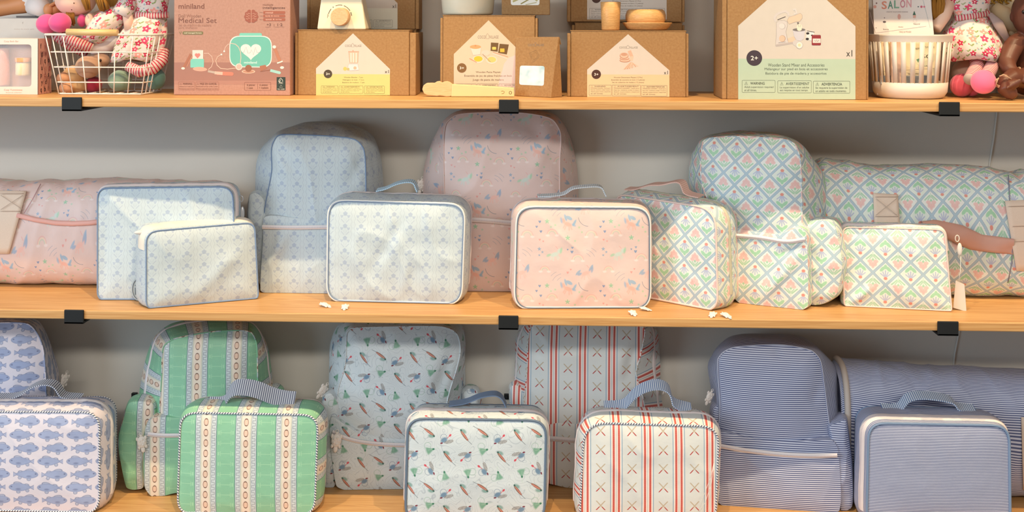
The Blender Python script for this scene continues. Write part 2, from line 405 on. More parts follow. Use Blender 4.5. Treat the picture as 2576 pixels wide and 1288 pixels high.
def c_pin(axis='v', per=3.85):
    def f():
        x, y = uvpx(); v = y if axis == 'v' else x
        nz = noisec(9, 1, coords()); v = mad(nz, 2.0, v)
        return mixc('d2d7ea', '4f5a85', mask(absx(rep(v, per))-per*0.25, 0.9))
    return f
def c_cord(a, b, per=7.0, tw=7.0):
    def f():
        x, y = uvpx(); s_ = mad(y, tw/16.7, x)
        return mixc(a, b, mask(absx(rep(s_, per))-per*0.22, 1.0))
    return f
def c_wood(base, dark, sx=1.2, sy=14, fine=1.0):
    def f():
        n1 = noisec(1.0, 4, coords(scale=(sx, sy*2.2, sy*5)), 0.6, 0.9); n2 = noisec(1.0, 3, coords(scale=(sx*9, sy*22, sy*30)))
        st = absx(op('FRACT', n1*7.0)-0.5)
        c = mixc(base, dark, clampx(mad(st, -2.6, 1.15))*0.55)
        return mixc(c, dark, clampx(mad(n2, 2.2, -0.9))*0.35*fine)
    return f
def c_kraft(a='a88358', b='97714a'):
    def f():
        n = noisec(260, 3, coords()); n2 = noisec(20, 2, coords())
        return mixc(mixc(a, b, clampx(mad(n, 2.4, -0.75))), b, n2*0.3)
    return f
def c_flowers():
    x, y = uvpx(); c = mixc('e0cfc8', 'dccabf', 0.5)
    def vor(off, sc):
        n = NT.nodes.new('ShaderNodeTexVoronoi'); n.inputs['Scale'].default_value = sc; n.inputs['Randomness'].default_value = 0.75
        cb = NT.nodes.new('ShaderNodeCombineXYZ'); NT.links.new((x*(1/1400)+off).k, cb.inputs[0]); NT.links.new((y*(1/1400)+off).k, cb.inputs[1])
        NT.links.new(cb.outputs[0], n.inputs['Vector'])
        sp = NT.nodes.new('ShaderNodeSeparateXYZ'); NT.links.new(n.outputs['Position'], sp.inputs[0])
        sc_ = NT.nodes.new('ShaderNodeSeparateColor'); NT.links.new(n.outputs['Color'], sc_.inputs[0])
        px = x*(1/1400)+off-E(sp.outputs[0]); py = y*(1/1400)+off-E(sp.outputs[1])
        return px*1400.0, py*1400.0, E(sc_.outputs[0]), E(sc_.outputs[1])
    px, py, ra, rb = vor(3.7, 88)
    c = mixc(c, '8a9a5e', mask(mn(ell(px, py, 2, 0, 4.2, 1.8, 0.7), ell(px, py, -2.5, -2, 3.4, 1.5, -0.8)), 0.8)*mask(0.35-ra, 0.1)); c = mixc(c, '7fa0a8', mask(star(px, py, 0, 0, 3.2), 0.8)*mask(ra-0.25, 0.1))
    px, py, ra, rb = vor(0.0, 50)
    big = mad(ra, 5.0, 6.0); an = op('ARCTAN2', px, py); d = length(px, py)-big*mad(op('COSINE', an*5.0), 0.22, 0.85)
    col = mixc('c2284e', 'ee9a8c', mask(0.55-ra, 0.02)); col = mixc(col, 'd8476a', mask(0.6-rb, 0.02))
    c = mixc(c, col, mask(d, 1.0)); c = mixc(c, 'f6cfc4', mask(length(px, py)-2.0, 0.8))
    return c
def c_sock():
    x, y = uvpx(); k = rep(x, 7.4)
    c = mixc('e6c9c0', 'b53a4c', mask(absx(k)-1.7, 0.7)); return mixc(c, '8f8a7a', mask(absx(absx(k)-3.4)-0.4, 0.5)*0.6)
def c_teeth():
    x, y = uvpx()
    return mixc('efe6e6', 'c9bcc4', mask(mx(absx(y-0.0)-2.2, absx(rep(x, 3.0))-0.7), 0.6))
def m_fabric(kind):
    T = {'unicorn': c_unicorn, 'lattice': c_lattice(1), 'lattice_down': c_lattice(-1), 'bluefloral': c_bluefloral, 'fish': c_fish,
         'football': c_football, 'bats': c_bats, 'flies': c_flies, 'pinstripe': c_pin('v'), 'pinstripe_wide': c_pin('v', 5.3), 'pinstripe_mid': c_pin('v', 4.9)}
    return material('printed_'+kind, T[kind], rough=0.44, bump=FAB, spec=0.4)
# ------------------------------------------------------------------ soft goods builders
class Frame:
    """a bag's own axes: origin on the shelf, turned by psi, leaning back by k (dy per dz)"""
    def __init__(s, z, pl=None, pr=None, k=0.0, at=None, psi=0.0):
        if pl is not None:
            a, b = G(pl[0], pl[1], z), G(pr[0], pr[1], z); s.o = (a+b)/2; s.o.z = z
            s.psi = math.atan2(b.y-a.y, b.x-a.x)
        else: s.o = Vector((at[0], at[1], z)); s.psi = psi
        s.k = k
        c, sn = math.cos(s.psi), math.sin(s.psi)
        s.Mi = Matrix(((c, sn, 0), (-sn, c, 0), (0, 0, 1)))
        s.cam = s.Mi @ (CAM-s.o)
    def L(s, px, py, y0=0.0):
        d = s.Mi @ ray(px, py)
        t = (y0+s.k*s.cam.z-s.cam.y)/(d.y-s.k*d.z)
        return s.cam+d*t
    def root(s, name, label, cat, group=None): return empty(name, s.o, s.psi, label, cat, group)
def rr(TL, TR, BR, BL, r=38, sag=0):
    """rounded four-sided outline in pixels"""
    P = [np.array(p, float) for p in (TL, TR, BR, BL)]; out = []
    R = r if isinstance(r, (list, tuple)) else [r]*4
    for i in range(4):
        a, b, c = P[i-1], P[i], P[(i+1) % 4]; u = (a-b)/np.linalg.norm(a-b); v = (c-b)/np.linalg.norm(c-b)
        for t in np.linspace(0, 1, 7):
            out.append(tuple((1-t)**2*(b+u*R[i])+2*t*(1-t)*b+t*t*(b+v*R[i])))
    return out
def chaikin(P, it=2):
    P = [np.array(p, float) for p in P]; n = len(P); Q = []
    for i in range(n):
        a, b, c, d = P[i-1], P[i], P[(i+1) % n], P[(i+2) % n]; L = np.linalg.norm(c-b)
        m1 = (c-a)*min(1, L/(np.linalg.norm(b-a)+1e-6))*0.5; m2 = (d-b)*min(1, L/(np.linalg.norm(d-c)+1e-6))*0.5
        for t in np.linspace(0, 1, 7)[:-1]:
            Q.append(b*(2*t**3-3*t*t+1)+m1*(t**3-2*t*t+t)+c*(3*t*t-2*t**3)+m2*(t**3-t*t))
    return [tuple(p) for p in Q]
def polar(P, c):
    """radius as a function of angle about c for a closed outline"""
    D = []
    n = len(P)
    for i in range(n):
        a, b = P[i], P[(i+1) % n]
        for t in np.linspace(0, 1, 12, endpoint=False): D.append(a*(1-t)+b*t)
    D = np.array(D)-c; th = np.arctan2(D[:, 1], D[:, 0]); r = np.hypot(D[:, 0], D[:, 1]); o = np.argsort(th)
    th, r = th[o], r[o]
    th = np.concatenate([th[-20:]-2*PI, th, th[:20]+2*PI]); r = np.concatenate([r[-20:], r, r[:20]])
    return lambda q: np.interp((q+PI) % (2*PI)-PI, th, r)
def sample(P, N):
    P = np.array(P); c = (P.max(0)+P.min(0))/2; f = polar(P, c)
    q = PI/2-np.linspace(0, 2*PI, 1600, endpoint=False); r = f(q)
    D = np.stack([c[0]+r*np.cos(q), c[1]+r*np.sin(q)], 1)
    L = np.concatenate([[0], np.cumsum(np.hypot(*(np.roll(D, -1, 0)-D).T))]); tot = L[-1]
    s_ = np.arange(N)/N*tot; qi = PI/2-np.interp(s_, L, np.linspace(0, 2*PI, 1601)); ri = f(qi)
    return c, qi, np.stack([c[0]+ri*np.cos(qi), c[1]+ri*np.sin(qi)], 1), s_, tot
def wr(x, z, seed, amp, scale=14.0):
    v = Vector((x*scale, z*scale, seed*3.1))
    a = noise.noise(v); b = noise.noise(v*2.3+Vector((5, 1, 2))); q = 1-abs(noise.noise(Vector((x*scale*0.8+z*scale*0.5, z*scale*0.45-x*scale*0.3, seed*7.7+4)))*2.2)
    return amp*(a*0.9+b*0.35+(q*q*q if q > 0 else 0)*0.7)
ZMIN = 0.0006
class Puff:
    def __init__(s, fr, front_px, y0=0.0, depth=0.09, back_px=None, bs=0.98, bulge=0.006, dome=0.006, wa=0.0016, seed=1, N=200, R=26, K=12,
                 folds=(), wscale=14.0, bshift=(0, 0), uvoff=(0, 0), gus_w=1.0, bk=None):
        s.fr = fr; s.y0 = y0; s.depth = depth
        F = np.array([(p.x, max(p.z, ZMIN)) for p in (fr.L(a, b, y0) for a, b in front_px)])
        c, q, P, arc, tot = sample(F, N); s.c = c; s.P = P
        k = fr.k if bk is None else bk
        if back_px is not None:
            B = np.array([(p.x, max(p.z, ZMIN)) for p in (fr.L(a, b, y0+depth) for a, b in back_px)])
            cb = (B.max(0)+B.min(0))/2; fb = polar(B, cb); rb = fb(q); Bk = np.stack([cb[0]+rb*np.cos(q), cb[1]+rb*np.sin(q)], 1)
        else:
            Bk = c+(P-c)*bs+np.array(bshift)
            Bk[:, 1] = np.maximum(Bk[:, 1], ZMIN)
        T = np.roll(P, -1, 0)-np.roll(P, 1, 0); nrm = np.stack([-T[:, 1], T[:, 0]], 1); nrm /= np.linalg.norm(nrm, axis=1)[:, None]+1e-9
        if ((P-c)*nrm).sum() < 0: nrm = -nrm
        s.nrm = nrm; s.Bk = Bk; s.bulge = bulge; s.k = k; s.seed = seed
        s.arc = np.where(arc > tot/2, arc-tot, arc)+P[0, 0]; s.tot = tot
        # front panel
        V = []; U = []
        fl = [((lambda A, B_: (np.array((A.x, A.z)), np.array((B_.x, B_.z))))(fr.L(*f[0], y0), fr.L(*f[1], y0)), f[2], f[3]) for f in folds]
        for j in range(R+1):
            r = 1-j/R
            for i in range(N):
                if j == R and i > 0: break
                x, z = c+(P[i]-c)*r
                fade = 1-r**9
                d = dome*(1-r**3.2)+wr(x, z, seed, wa, wscale)*fade
                for (A, B_), wd, hh in fl:
                    AB = B_-A; L2 = (AB*AB).sum(); h = max(0, min(1, ((x-A[0])*AB[0]+(z-A[1])*AB[1])/L2)); dd = math.hypot(x-A[0]-AB[0]*h, z-A[1]-AB[1]*h)
                    d += hh*math.exp(-(dd/wd)**2)*fade*math.sin(PI*min(1, h*0.9+0.1))
                V.append((x, y0+fr.k*z-d, max(z, ZMIN))); U.append((x+uvoff[0], z+uvoff[1]))
        Fc = []
        for j in range(R-1):
            for i in range(N): Fc.append((j*N+i, j*N+(i+1) % N, (j+1)*N+(i+1) % N, (j+1)*N+i)[::-1])
        ci = R*N
        for i in range(N): Fc.append(((R-1)*N+i, ci, (R-1)*N+(i+1) % N))
        s.panel = (V, Fc, U)
        V = []; U = []; Fc = []
        for j in range(K+1):
            t = j/K
            for i in range(N+1):
                ii = i % N; p = s.surf(ii, t); a = s.arc[ii]
                if i == N//2: pass
                V.append(p); U.append(((a if i < N else P[0, 0])+uvoff[0], c[1]+0.1+t*depth*gus_w+uvoff[1]))
        for j in range(K):
            for i in range(N):
                if i == N//2 or False:
                    pass
                Fc.append((j*(N+1)+i, j*(N+1)+i+1, (j+1)*(N+1)+i+1, (j+1)*(N+1)+i))
        # keep arc continuous across the bottom seam: duplicate handled by per-vertex u (bottom hidden)
        b0 = len(V); V += [s.surf(i, 1.0) for i in range(N)]; U += [(s.P[i][0], s.P[i][1]) for i in range(N)]
        V.append((c[0]*1.0+(Bk[:, 0].mean()-P[:, 0].mean()), y0+k*c[1]+depth, c[1])); U.append((c[0], c[1]))
        for i in range(N): Fc.append((b0+i, b0+(i+1) % N, b0+N))
        s.body = (V, Fc, U); s.N = N
    def surf(s, i, t, off=0.0):
        p = s.P[i]*(1-t)+s.Bk[i]*t; b = s.bulge*math.sin(PI*min(1, max(0, t)))**0.8
        cr = wr(p[0]*1.0+t*s.depth, p[1]+t*0.07, s.seed+9, 0.0016, 22)*math.sin(PI*t)
        p = p+s.nrm[i]*(b+cr+off); z = max(p[1], ZMIN)
        kk = s.fr.k*(1-t)+s.k*t
        return (p[0], s.y0+kk*z+t*s.depth, z)
    def both(s, name, mat, parent):
        V, Fc, U = s.body; n = len(V); V2, F2, U2 = s.panel
        return mk(name, V+V2, Fc+[tuple(q+n for q in f) for f in F2], mat, parent, U+U2)
    def parts(s, pm, bm, parent, pname='front_panel', bname='body'):
        b = mk(bname, *s.body[:2], bm, parent, s.body[2]); p = mk(pname, *s.panel[:2], pm, parent, s.panel[2]); return b, p
    def piping(s, mat, parent, r=0.0019, t=0.0, name='piping'):
        path = [Vector(s.surf(i, t, 0.0002)) for i in range(0, s.N)]
        for p in path:
            p.z = max(p.z, r+0.0004)
            if t == 0.0: p.y -= 0.0008
        m = MB().tube(path, r, 8, closed=True); return mk(name, m.v, m.f, mat, parent, m.uv)
    def zipper(s, mat, parent, t0=0.2, t1=0.38, zlow=0.25, off=0.0011, name='zipper'):
        """tape that runs over the top and partly down both sides"""
        zl = s.P[:, 1].min()+(s.P[:, 1].max()-s.P[:, 1].min())*zlow
        idx = [i for i in list(range(s.N//2, s.N))+list(range(0, s.N//2)) if s.P[i][1] > zl]
        V = []; U = []; rows = 5
        for i in idx:
            for r in range(rows):
                t = t0+(t1-t0)*r/(rows-1); o = off+(0.0007 if r == 2 else 0) if 0 < r < rows-1 else 0.0002
                V.append(s.surf(i, t, o)); U.append((s.arc[i], (r/(rows-1)-0.5)*(t1-t0)*s.depth))
        Fc = [(a*rows+r, (a+1)*rows+r, (a+1)*rows+r+1, a*rows+r+1) for a in range(len(idx)-1) for r in range(rows-1)]
        return mk(name, V, Fc, mat, parent, U)
def ribbon(path, wv, width, thick, mat, parent, name='handle', smoothit=3):
    P = [Vector(p) for p in path]
    for _ in range(smoothit):
        Q = [P[0]]
        for a, b in zip(P, P[1:]): Q += [a*0.75+b*0.25, a*0.25+b*0.75]
        Q.append(P[-1]); P = Q
    V = []; U = []; acc = 0; wv = Vector(wv).normalized()
    for i, p in enumerate(P):
        t = (P[min(i+1, len(P)-1)]-P[max(i-1, 0)]).normalized(); nn = wv.cross(t).normalized()
        if i: acc += (p-P[i-1]).length
        for a, b in ((-1, -1), (1, -1), (1, 1), (-1, 1)):
            V.append(p+wv*(a*width/2)+nn*(b*thick/2)); U.append((acc, a*width/2))
    Fc = [(i*4+k, i*4+(k+1) % 4, (i+1)*4+(k+1) % 4, (i+1)*4+k) for i in range(len(P)-1) for k in range(4)]
    Fc += [(3, 2, 1, 0), tuple((len(P)-1)*4+k for k in range(4))]
    o = mk(name, V, Fc, mat, parent, U, smooth=False); return o
def charm(parent, loc, size, rz=0.0, ry=0.0, mat=None, flat=False):
    """white rubber turtle zip pull hanging from a ring"""
    M = Matrix.Rotation(rz, 3, 'Z') @ Matrix.Rotation(ry, 3, 'Y')
    if flat: M = Matrix.Rotation(rz, 3, 'Z') @ Matrix.Rotation(math.radians(-78), 3, 'X')
    m = MB(); s = size
    m.ball(loc, (0.42*s, 0.16*s, 0.55*s), nu=16, nv=10, M=M)
    for (x, z, r) in ((-.36, .34, .13), (.36, .34, .13), (-.3, -.46, .12), (.3, -.46, .12), (0, -.7, .2), (0, .58, .1)):
        m.ball(Vector(loc)+M @ Vector((x*s, 0.02*s, z*s)), (r*s, 0.09*s, r*1.5*s), nu=10, nv=6, M=M)
    for i in range(5):
        a = 2*PI*i/5; m.ball(Vector(loc)+M @ Vector((0.2*s*math.cos(a), -0.12*s, 0.25*s*math.sin(a))), (0.11*s, 0.06*s, 0.11*s), nu=8, nv=5, M=M)
    if not flat:
        m.tube([Vector(loc)+M @ Vector((0.13*s*math.cos(a), 0, 0.72*s+0.16*s*math.sin(a))) for a in np.linspace(0, 2*PI, 13)[:-1]], 0.03*s, 6, closed=True)
    return mk('zipper_pull', m.v, m.f, mat or M_rubber(), parent, m.uv)
def M_rubber(): return material('white_rubber', 'e9e2dc', 0.45)
def M_zip(): return material('zip_tape', c_teeth, 0.6)
def lunch(z, label, kind, TL, TR, BR, BL, r, depth, cord, hpath, hmat, pulls=(), contact=None, bulge=0.009, seed=1, bs=0.97, folds=(), hy=0.62,
          hw=0.022, htilt=0.15, zt=(0.14, 0.34), group=None, wa=0.0015, dome=0.007, gmat=None, k=0.03, zmat=None, zlow=0.12, pr=0.0019, inner=None):
    fr = Frame(z, contact[0] if contact else BL, contact[1] if contact else BR, k=k)
    t = fr.root('lunch_box', label, 'lunch box', group)
    p = Puff(fr, rr(TL, TR, BR, BL, r), 0, depth, bs=bs, bulge=bulge, dome=dome, seed=seed, folds=folds, wa=wa)
    p.parts(m_fabric(kind), gmat or m_fabric(kind), t)
    p.piping(cord, t, r=pr); p.piping(cord, t, r=pr*0.8, t=0.97, name='back_piping')
    if inner:
        m = MB().tube([Vector((p.c[0]+(q[0]-p.c[0])*0.986, p.fr.k*q[1]-0.0024, max(0.0022, p.c[1]+(q[1]-p.c[1])*0.982))) for q in p.P], 0.0009, 6, closed=True); mk('inner_piping', m.v, m.f, inner, t, m.uv)
    p.zipper(zmat or M_zip(), t, zt[0], zt[1], zlow)
    if hpath:
        hy_ = depth*hy
        path = [fr.L(a, b, hy_) for a, b in hpath]
        ztop = max(v[2] for v in p.body[0])
        ribbon(path, (0, math.cos(htilt), math.sin(htilt)), hw, 0.0022, hmat, t)
    for (px, py, s_, rz) in pulls:
        g = G(px, py, z+0.004); l = fr.Mi @ (g-fr.o); charm(t, l, s_, rz, flat=True)
    return t, fr, p
def px_path_strip(fr, pts, y, wpx, thick, mat, parent, name):
    """flat tape following a pixel path on a front plane (its height across the path is wpx pixels)"""
    P = [fr.L(a, b, y) for a, b in pts]
    for _ in range(2):
        Q = [P[0]]
        for a, b in zip(P, P[1:]): Q += [a*0.75+b*0.25, a*0.25+b*0.75]
        Q.append(P[-1]); P = Q
    w_ = wpx/1400.0; V = []; U = []; acc = 0
    for i, p in enumerate(P):
        tt = (P[min(i+1, len(P)-1)]-P[max(i-1, 0)]).normalized(); n = Vector((-tt.z, 0, tt.x))
        if i: acc += (p-P[i-1]).length
        for a, dy in ((-0.5, 0), (-0.45, -thick), (-0.1, -thick), (0, -thick*1.9), (0.1, -thick), (0.45, -thick), (0.5, 0)):
            V.append(p+n*(a*w_)+Vector((0, dy, 0))); U.append((acc, a*w_))
    Fc = [(i*7+k, i*7+k+1, (i+1)*7+k+1, (i+1)*7+k) for i in range(len(P)-1) for k in range(6)]
    return mk(name, V, Fc, mat, parent, U)
def backpack(z, label, kind, contact, panel, sil, pocket, zipp, side_pockets=(), pulls=(), pd=0.018, depth=0.085, k=0.03, seed=1, zipw=11, zm=None,
             group=None, folds=(), bulge=0.006, wa=0.0042, pfolds=(), zip_on=True, gz=(0.55, 0.68), side_depth=0.06, dome=0.018, pip=None):
    fr = Frame(z, contact[0], contact[1], k=k)
    t = fr.root('backpack', label, 'backpack', group)
    fab = m_fabric(kind)
    p = Puff(fr, chaikin(panel), pd, depth, back_px=chaikin(sil), bulge=bulge, dome=dome, seed=seed, wa=wa, folds=folds, R=34, wscale=8.5)
    p.parts(fab, fab, t)
    p.piping(pip or fab, t, r=0.0012, name='seam_piping')
    if zip_on: p.zipper(zm or M_zip(), t, gz[0], gz[1], 0.3)
    if pocket:
        q = Puff(fr, chaikin(pocket), 0.0, pd+0.03, bs=1.0, bulge=0.002, dome=0.005, seed=seed+3, wa=0.002, folds=pfolds, R=26, uvoff=(0.003, 0.004))
        q.both('front_pocket', fab, t)
        if zipp: px_path_strip(fr, zipp, -0.0058, zipw, 0.0016, M_zip(), t, 'pocket_zipper')
    for i, (sp, y_, dd) in enumerate(side_pockets):
        q = Puff(fr, chaikin(sp), y_, dd, bs=0.9, bulge=0.006, dome=0.008, seed=seed+5+i, wa=0.004, wscale=24, N=120, R=18, uvoff=(0.02, 0.013))
        q.both('side_pocket', fab, t)
    for (px, py, y_, s_, rz, ry) in pulls: charm(t, fr.L(px, py, y_), s_, rz, ry)
    return t, fr, p
def nap_roll(z, label, kind, top, bot, Yc, ry, x_extra=0, seed=1, quilts=7, groupn=None, gmat=None, endband=None):
    """rolled quilted mat lying along the shelf: outline from its top and bottom edges, oval section"""
    o = Vector((0, Yc, z)); t = empty('rolled_nap_mat', o, 0, label, 'nap mat')
    xs = np.linspace(top[0][0], top[-1][0], 150); V = []; U = []; n = 72
    tx, ty = zip(*top); bx, by = zip(*bot)
    for j, px in enumerate(xs):
        zt = W(px, np.interp(px, tx, ty), Yc).z-z; zb = max(W(px, np.interp(px, bx, by), Yc-ry*0.55).z-z, 0.0)
        X = W(px, np.interp(px, tx, ty), Yc).x; zc, rz = (zt)/2, zt/2
        e = min(j, len(xs)-1-j)/6.0; e = min(1, e); sc = 0.86+0.14*math.sqrt(max(0, 1-(1-e)**2))
        for i in range(n):
            a = 2*PI*i/n; ca, sa = math.cos(a), math.sin(a)
            yy = ry*math.copysign(abs(ca)**0.72, ca); zz = rz*math.copysign(abs(sa)**0.8, sa)
            q = 0.0022*wr(X, a*0.06, seed, 1.0, 16)+0.0022*(abs(math.sin((X*quilts+math.sin(a*2)*0.12)*PI))**0.35-1)
            m_ = 1+q/ry
            V.append((X, yy*sc*m_, max(zc+zz*sc*m_, ZMIN))); U.append((X, -a*(ry+rz)/2))
    m = len(xs)
    Fc = [(j*n+i, j*n+(i+1) % n, (j+1)*n+(i+1) % n, (j+1)*n+i) for j in range(m-1) for i in range(n-1)]
    # seam column duplicated for clean print
    b0 = len(V)
    for j in range(m): V.append(V[j*n]); U.append((U[j*n][0], 2*PI*(U[j*n+n-1][1]/(2*PI*(n-1)/n))/1.0 if 0 else U[j*n+n-1][1]*n/(n-1)))
    Fc += [(j*n+n-1, b0+j, b0+j+1, (j+1)*n+n-1) for j in range(m-1)]
    Fc += [tuple(range(n)), tuple((m-1)*n+i for i in range(n))[::-1]]
    mk('rolled_mat', V, Fc, gmat or m_fabric(kind), t, U)
    if endband:
        bb = MB().tube([Vector(V[3*n+i]) for i in range(n)], 0.0062, 8, closed=True)
        for v in bb.v: v.z = max(v.z, ZMIN); v.y = min(v.y, DEP-Yc-0.002)
        mk('edge_binding', bb.v, bb.f, endband, t, bb.uv)
    return t, o
def on_roll(o, Yc, ry, zt, px, py, lift=0.002):
    """point of the roll's front surface seen at a pixel"""
    zc = zt/2; best = None
    for Y in np.linspace(Yc-ry-0.01, Yc, 60):
        p = W(px, py, Y); sa = (p.z-o.z-zc)/zc; sa = max(-1, min(1, sa))
        ca = math.sqrt(max(0, 1-abs(sa)**(2/0.8))); yy = Yc-ry*ca**0.72
        if best is None and Y >= yy-lift: best = p
    if best is None: best = W(px, py, Yc)
    return best-o
# ------------------------------------------------------------------ wall and shelves
m_wall = material('painted_wall', lambda: mixc('dcd8d0', 'd6d2ca', noisec(3, 3, coords())), 0.75, bump=(90, 0.08, 2), spec=0.25)
MB().box(-2.6, 2.6, DEP, DEP+0.06, -1.6, 1.3).build('wall_back', m_wall)['kind'] = 'structure'
m_shelf = material('shelf_wood', c_wood('d2a46c', 'b57f48'), 0.42, bump=((4, 60, 90), 0.05, 3), spec=0.4)
m_steel = material('black_steel', '1d1f21', 0.55, spec=0.3)
def shelf(z, py_mid, xs, label):
    t = empty('wall_shelf', (0, 0, z), 0, label, 'shelf')
    m = MB().box(-2.2, 2.2, 0, DEP-0.0055, -TH, 0); m.build('shelf_board', m_shelf, t, bevel=0.0022, seg=3)
    for (a, b) in xs:
        x0, x1 = W(a, py_mid, -0.004).x, W(b, py_mid, -0.004).x
        mm = MB(); mm.box(x0, x1, -0.0042, -0.0002, -TH-0.0075, 0.0014)
        mm.box(x0, x1, -0.0042, DEP-0.006, -TH-0.0075, -TH-0.0032)
        mm.build('bracket', m_steel, t, bevel=0.0012, label='black steel shelf bracket')
    return t
shelf(ST, 262, ((155, 205), (1255, 1305), (2363, 2415)), 'pale wooden top shelf carrying the toy boxes and dolls')
shelf(SM, 800, ((161, 210), (1254, 1304), (2359, 2412)), 'pale wooden middle shelf under the pastel printed bags')
shelf(SB, 1338, ((161, 210), (1254, 1304), (2359, 2412)), 'pale wooden bottom shelf under the blue, green and red bags')
# the next shelf up, unseen above the picture, added because it shades the wall behind the toys
MB().box(-2.2, 2.2, 0, DEP-0.0055, 0.388-TH, 0.388).build('unseen_upper_shelf', m_shelf, bevel=0.0022)['kind'] = 'structure'
# thin cable down the wall
cb = MB(); pts = [(2512, 190), (2509, 240), (2507, 290), (2500, 350), (2489, 415), (2470, 560), (2440, 700), (2412, 838), (2402, 890), (2398, 930), (2394, 1100)]
cb.tube([W(a, b, DEP-0.0024) for a, b in pts], 0.0017, 8)
meta(cb.build('cable', material('grey_cable', 'd8d8d4', 0.5), smooth=True), 'thin light grey cable running down the wall behind the shelves', 'cable')
for (a, b, c_, d, lab) in ((331, 989, 344, 1001, 'small black metal wall fitting left of the green backpack'), (1268, 992, 1281, 1004, 'small black metal wall fitting between the lure and bat-print backpacks')):
    p, q = W(a, d, DEP-0.006), W(c_, b, DEP-0.006)
    f = MB().box(p.x, q.x, DEP-0.008, DEP-0.0002, p.z, q.z); f.box(p.x+0.003, q.x-0.003, DEP-0.012, DEP-0.0081, p.z+0.003, q.z-0.003)
    meta(f.build('wall_fitting', m_steel, bevel=0.0006), lab, 'fitting')
# ------------------------------------------------------------------ cords and straps
m_cord_blue = material('cord_blue', '7c93b4', 0.55)
m_cord_lblue = material('cord_light_blue', c_cord('dfe4e8', '8fa3bb', 5.0, 5.0), 0.55)
m_cord_navy = material('cord_navy_white', c_cord('e6e6ea', '3f4a66', 7.0, 9.0), 0.55)
m_cord_white = material('cord_white', 'e6e6e4', 0.5)
m_cord_slate = material('cord_slate', '66788e', 0.5)
m_cord_pink = material('cord_pink', 'e9d3cb', 0.55)
m_gin_blue = material('gingham_blue', c_cord('c7dbe8', '8fb3cc', 5.0, 0), 0.6)
m_gin_grey = material('gingham_grey', c_cord('dde2e4', 'aab9c6', 5.0, 0), 0.6)
m_gin_pink = material('gingham_pink', c_cord('e6c3b6', 'd9aa9c', 5.0, 0), 0.6)
m_gin_navy = material('stripe_navy', c_cord('d9dbe2', '5a6078', 5.6, 0), 0.6)
m_gin_cob = material('stripe_cobalt', c_cord('dce4ee', '5d7cae', 5.2, 0), 0.6)
m_strap_slate = material('strap_slate', '7487a3', 0.6)
m_cream_tape = material('cream_band', 'efe6d8', 0.6)
# ------------------------------------------------------------------ middle shelf
lunch(SM, 'pale blue floral lunch box with a blue strap handle, between the two pastel backpacks', 'bluefloral',
      (826, 503), (1170, 513), (1161, 766), (823, 758), 42, 0.088, m_cord_white,
      [(948, 478), (972, 473), (994, 462), (1015, 456), (1034, 455), (1043, 459), (1047, 470), (1051, 480)], m_gin_blue,
      pulls=[(817, 766, 0.016, 1.1), (868, 771, 0.015, 0.1)], seed=3, hw=0.02, wa=0.0045, dome=0.009, zt=(0.55, 0.68), inner=m_cord_blue,
      folds=[((1010, 560), (930, 690), 0.012, -0.004), ((1120, 520), (1160, 600), 0.010, -0.003), ((1030, 640), (1010, 760), 0.010, 0.003)])
lunch(SM, 'pink unicorn print lunch box with white piping and grey handle at the shelf front', 'unicorn',
      (1300, 520), (1635, 522), (1636, 776), (1294, 777), 42, 0.088, m_cord_white,
      [(1352, 492), (1392, 491), (1420, 487), (1436, 474), (1452, 470), (1500, 466), (1514, 470), (1519, 482), (1524, 492)], m_gin_grey,
      pulls=[(1592, 786, 0.015, 0.2), (1622, 776, 0.014, 1.3)], seed=5, hw=0.016, wa=0.003, zt=(0.5, 0.64), inner=m_cord_slate)
lunch(SM, 'diamond flower print lunch box with a pink handle, turned to show its side', 'lattice',
      (1548, 488), (1800, 526), (1806, 785), (1550, 738), (30, 50, 40, 30), 0.082, m_cord_pink,
      [(1578, 474), (1602, 475), (1628, 466), (1645, 462), (1671, 463), (1700, 455), (1716, 456), (1722, 468), (1727, 486), (1764, 494)], m_gin_pink,
      pulls=[(1793, 790, 0.015, 0.3), (1826, 792, 0.016, 1.2)], seed=7, hw=0.022, contact=((1600, 746), (1803, 784)), wa=0.002, hy=0.5, zt=(0.38, 0.5), zmat=material('sage_zip', 'cbc9b4', 0.6))
backpack(SM, 'pale blue floral backpack behind the small pouch and blue lunch box', 'bluefloral', ((668, 737), (900, 740)),
         [(700, 341), (760, 339), (850, 344), (895, 352), (915, 375), (920, 430), (921, 560), (921, 660), (668, 660), (664, 545), (684, 430), (684, 370)],
         [(645, 409), (663, 365), (712, 330), (771, 307), (870, 309), (915, 325), (940, 345), (958, 395), (965, 470), (962, 600), (955, 700), (668, 700), (652, 600), (643, 500)],
         [(667, 545), (780, 552), (915, 552), (926, 570), (928, 735), (900, 741), (668, 738), (655, 730), (662, 600)],
         [(660, 571), (740, 573), (830, 571), (924, 573)],
         [([(628, 492), (645, 486), (665, 505), (672, 540), (668, 600), (660, 725), (648, 700), (632, 640), (622, 560)], 0.02, 0.05)],
         seed=11, folds=[((700, 370), (760, 440), 0.012, -0.004), ((920, 380), (880, 470), 0.014, -0.004)], pfolds=[((720, 590), (670, 680), 0.010, 0.006)], depth=0.085, zip_on=False, pip=m_cord_blue)
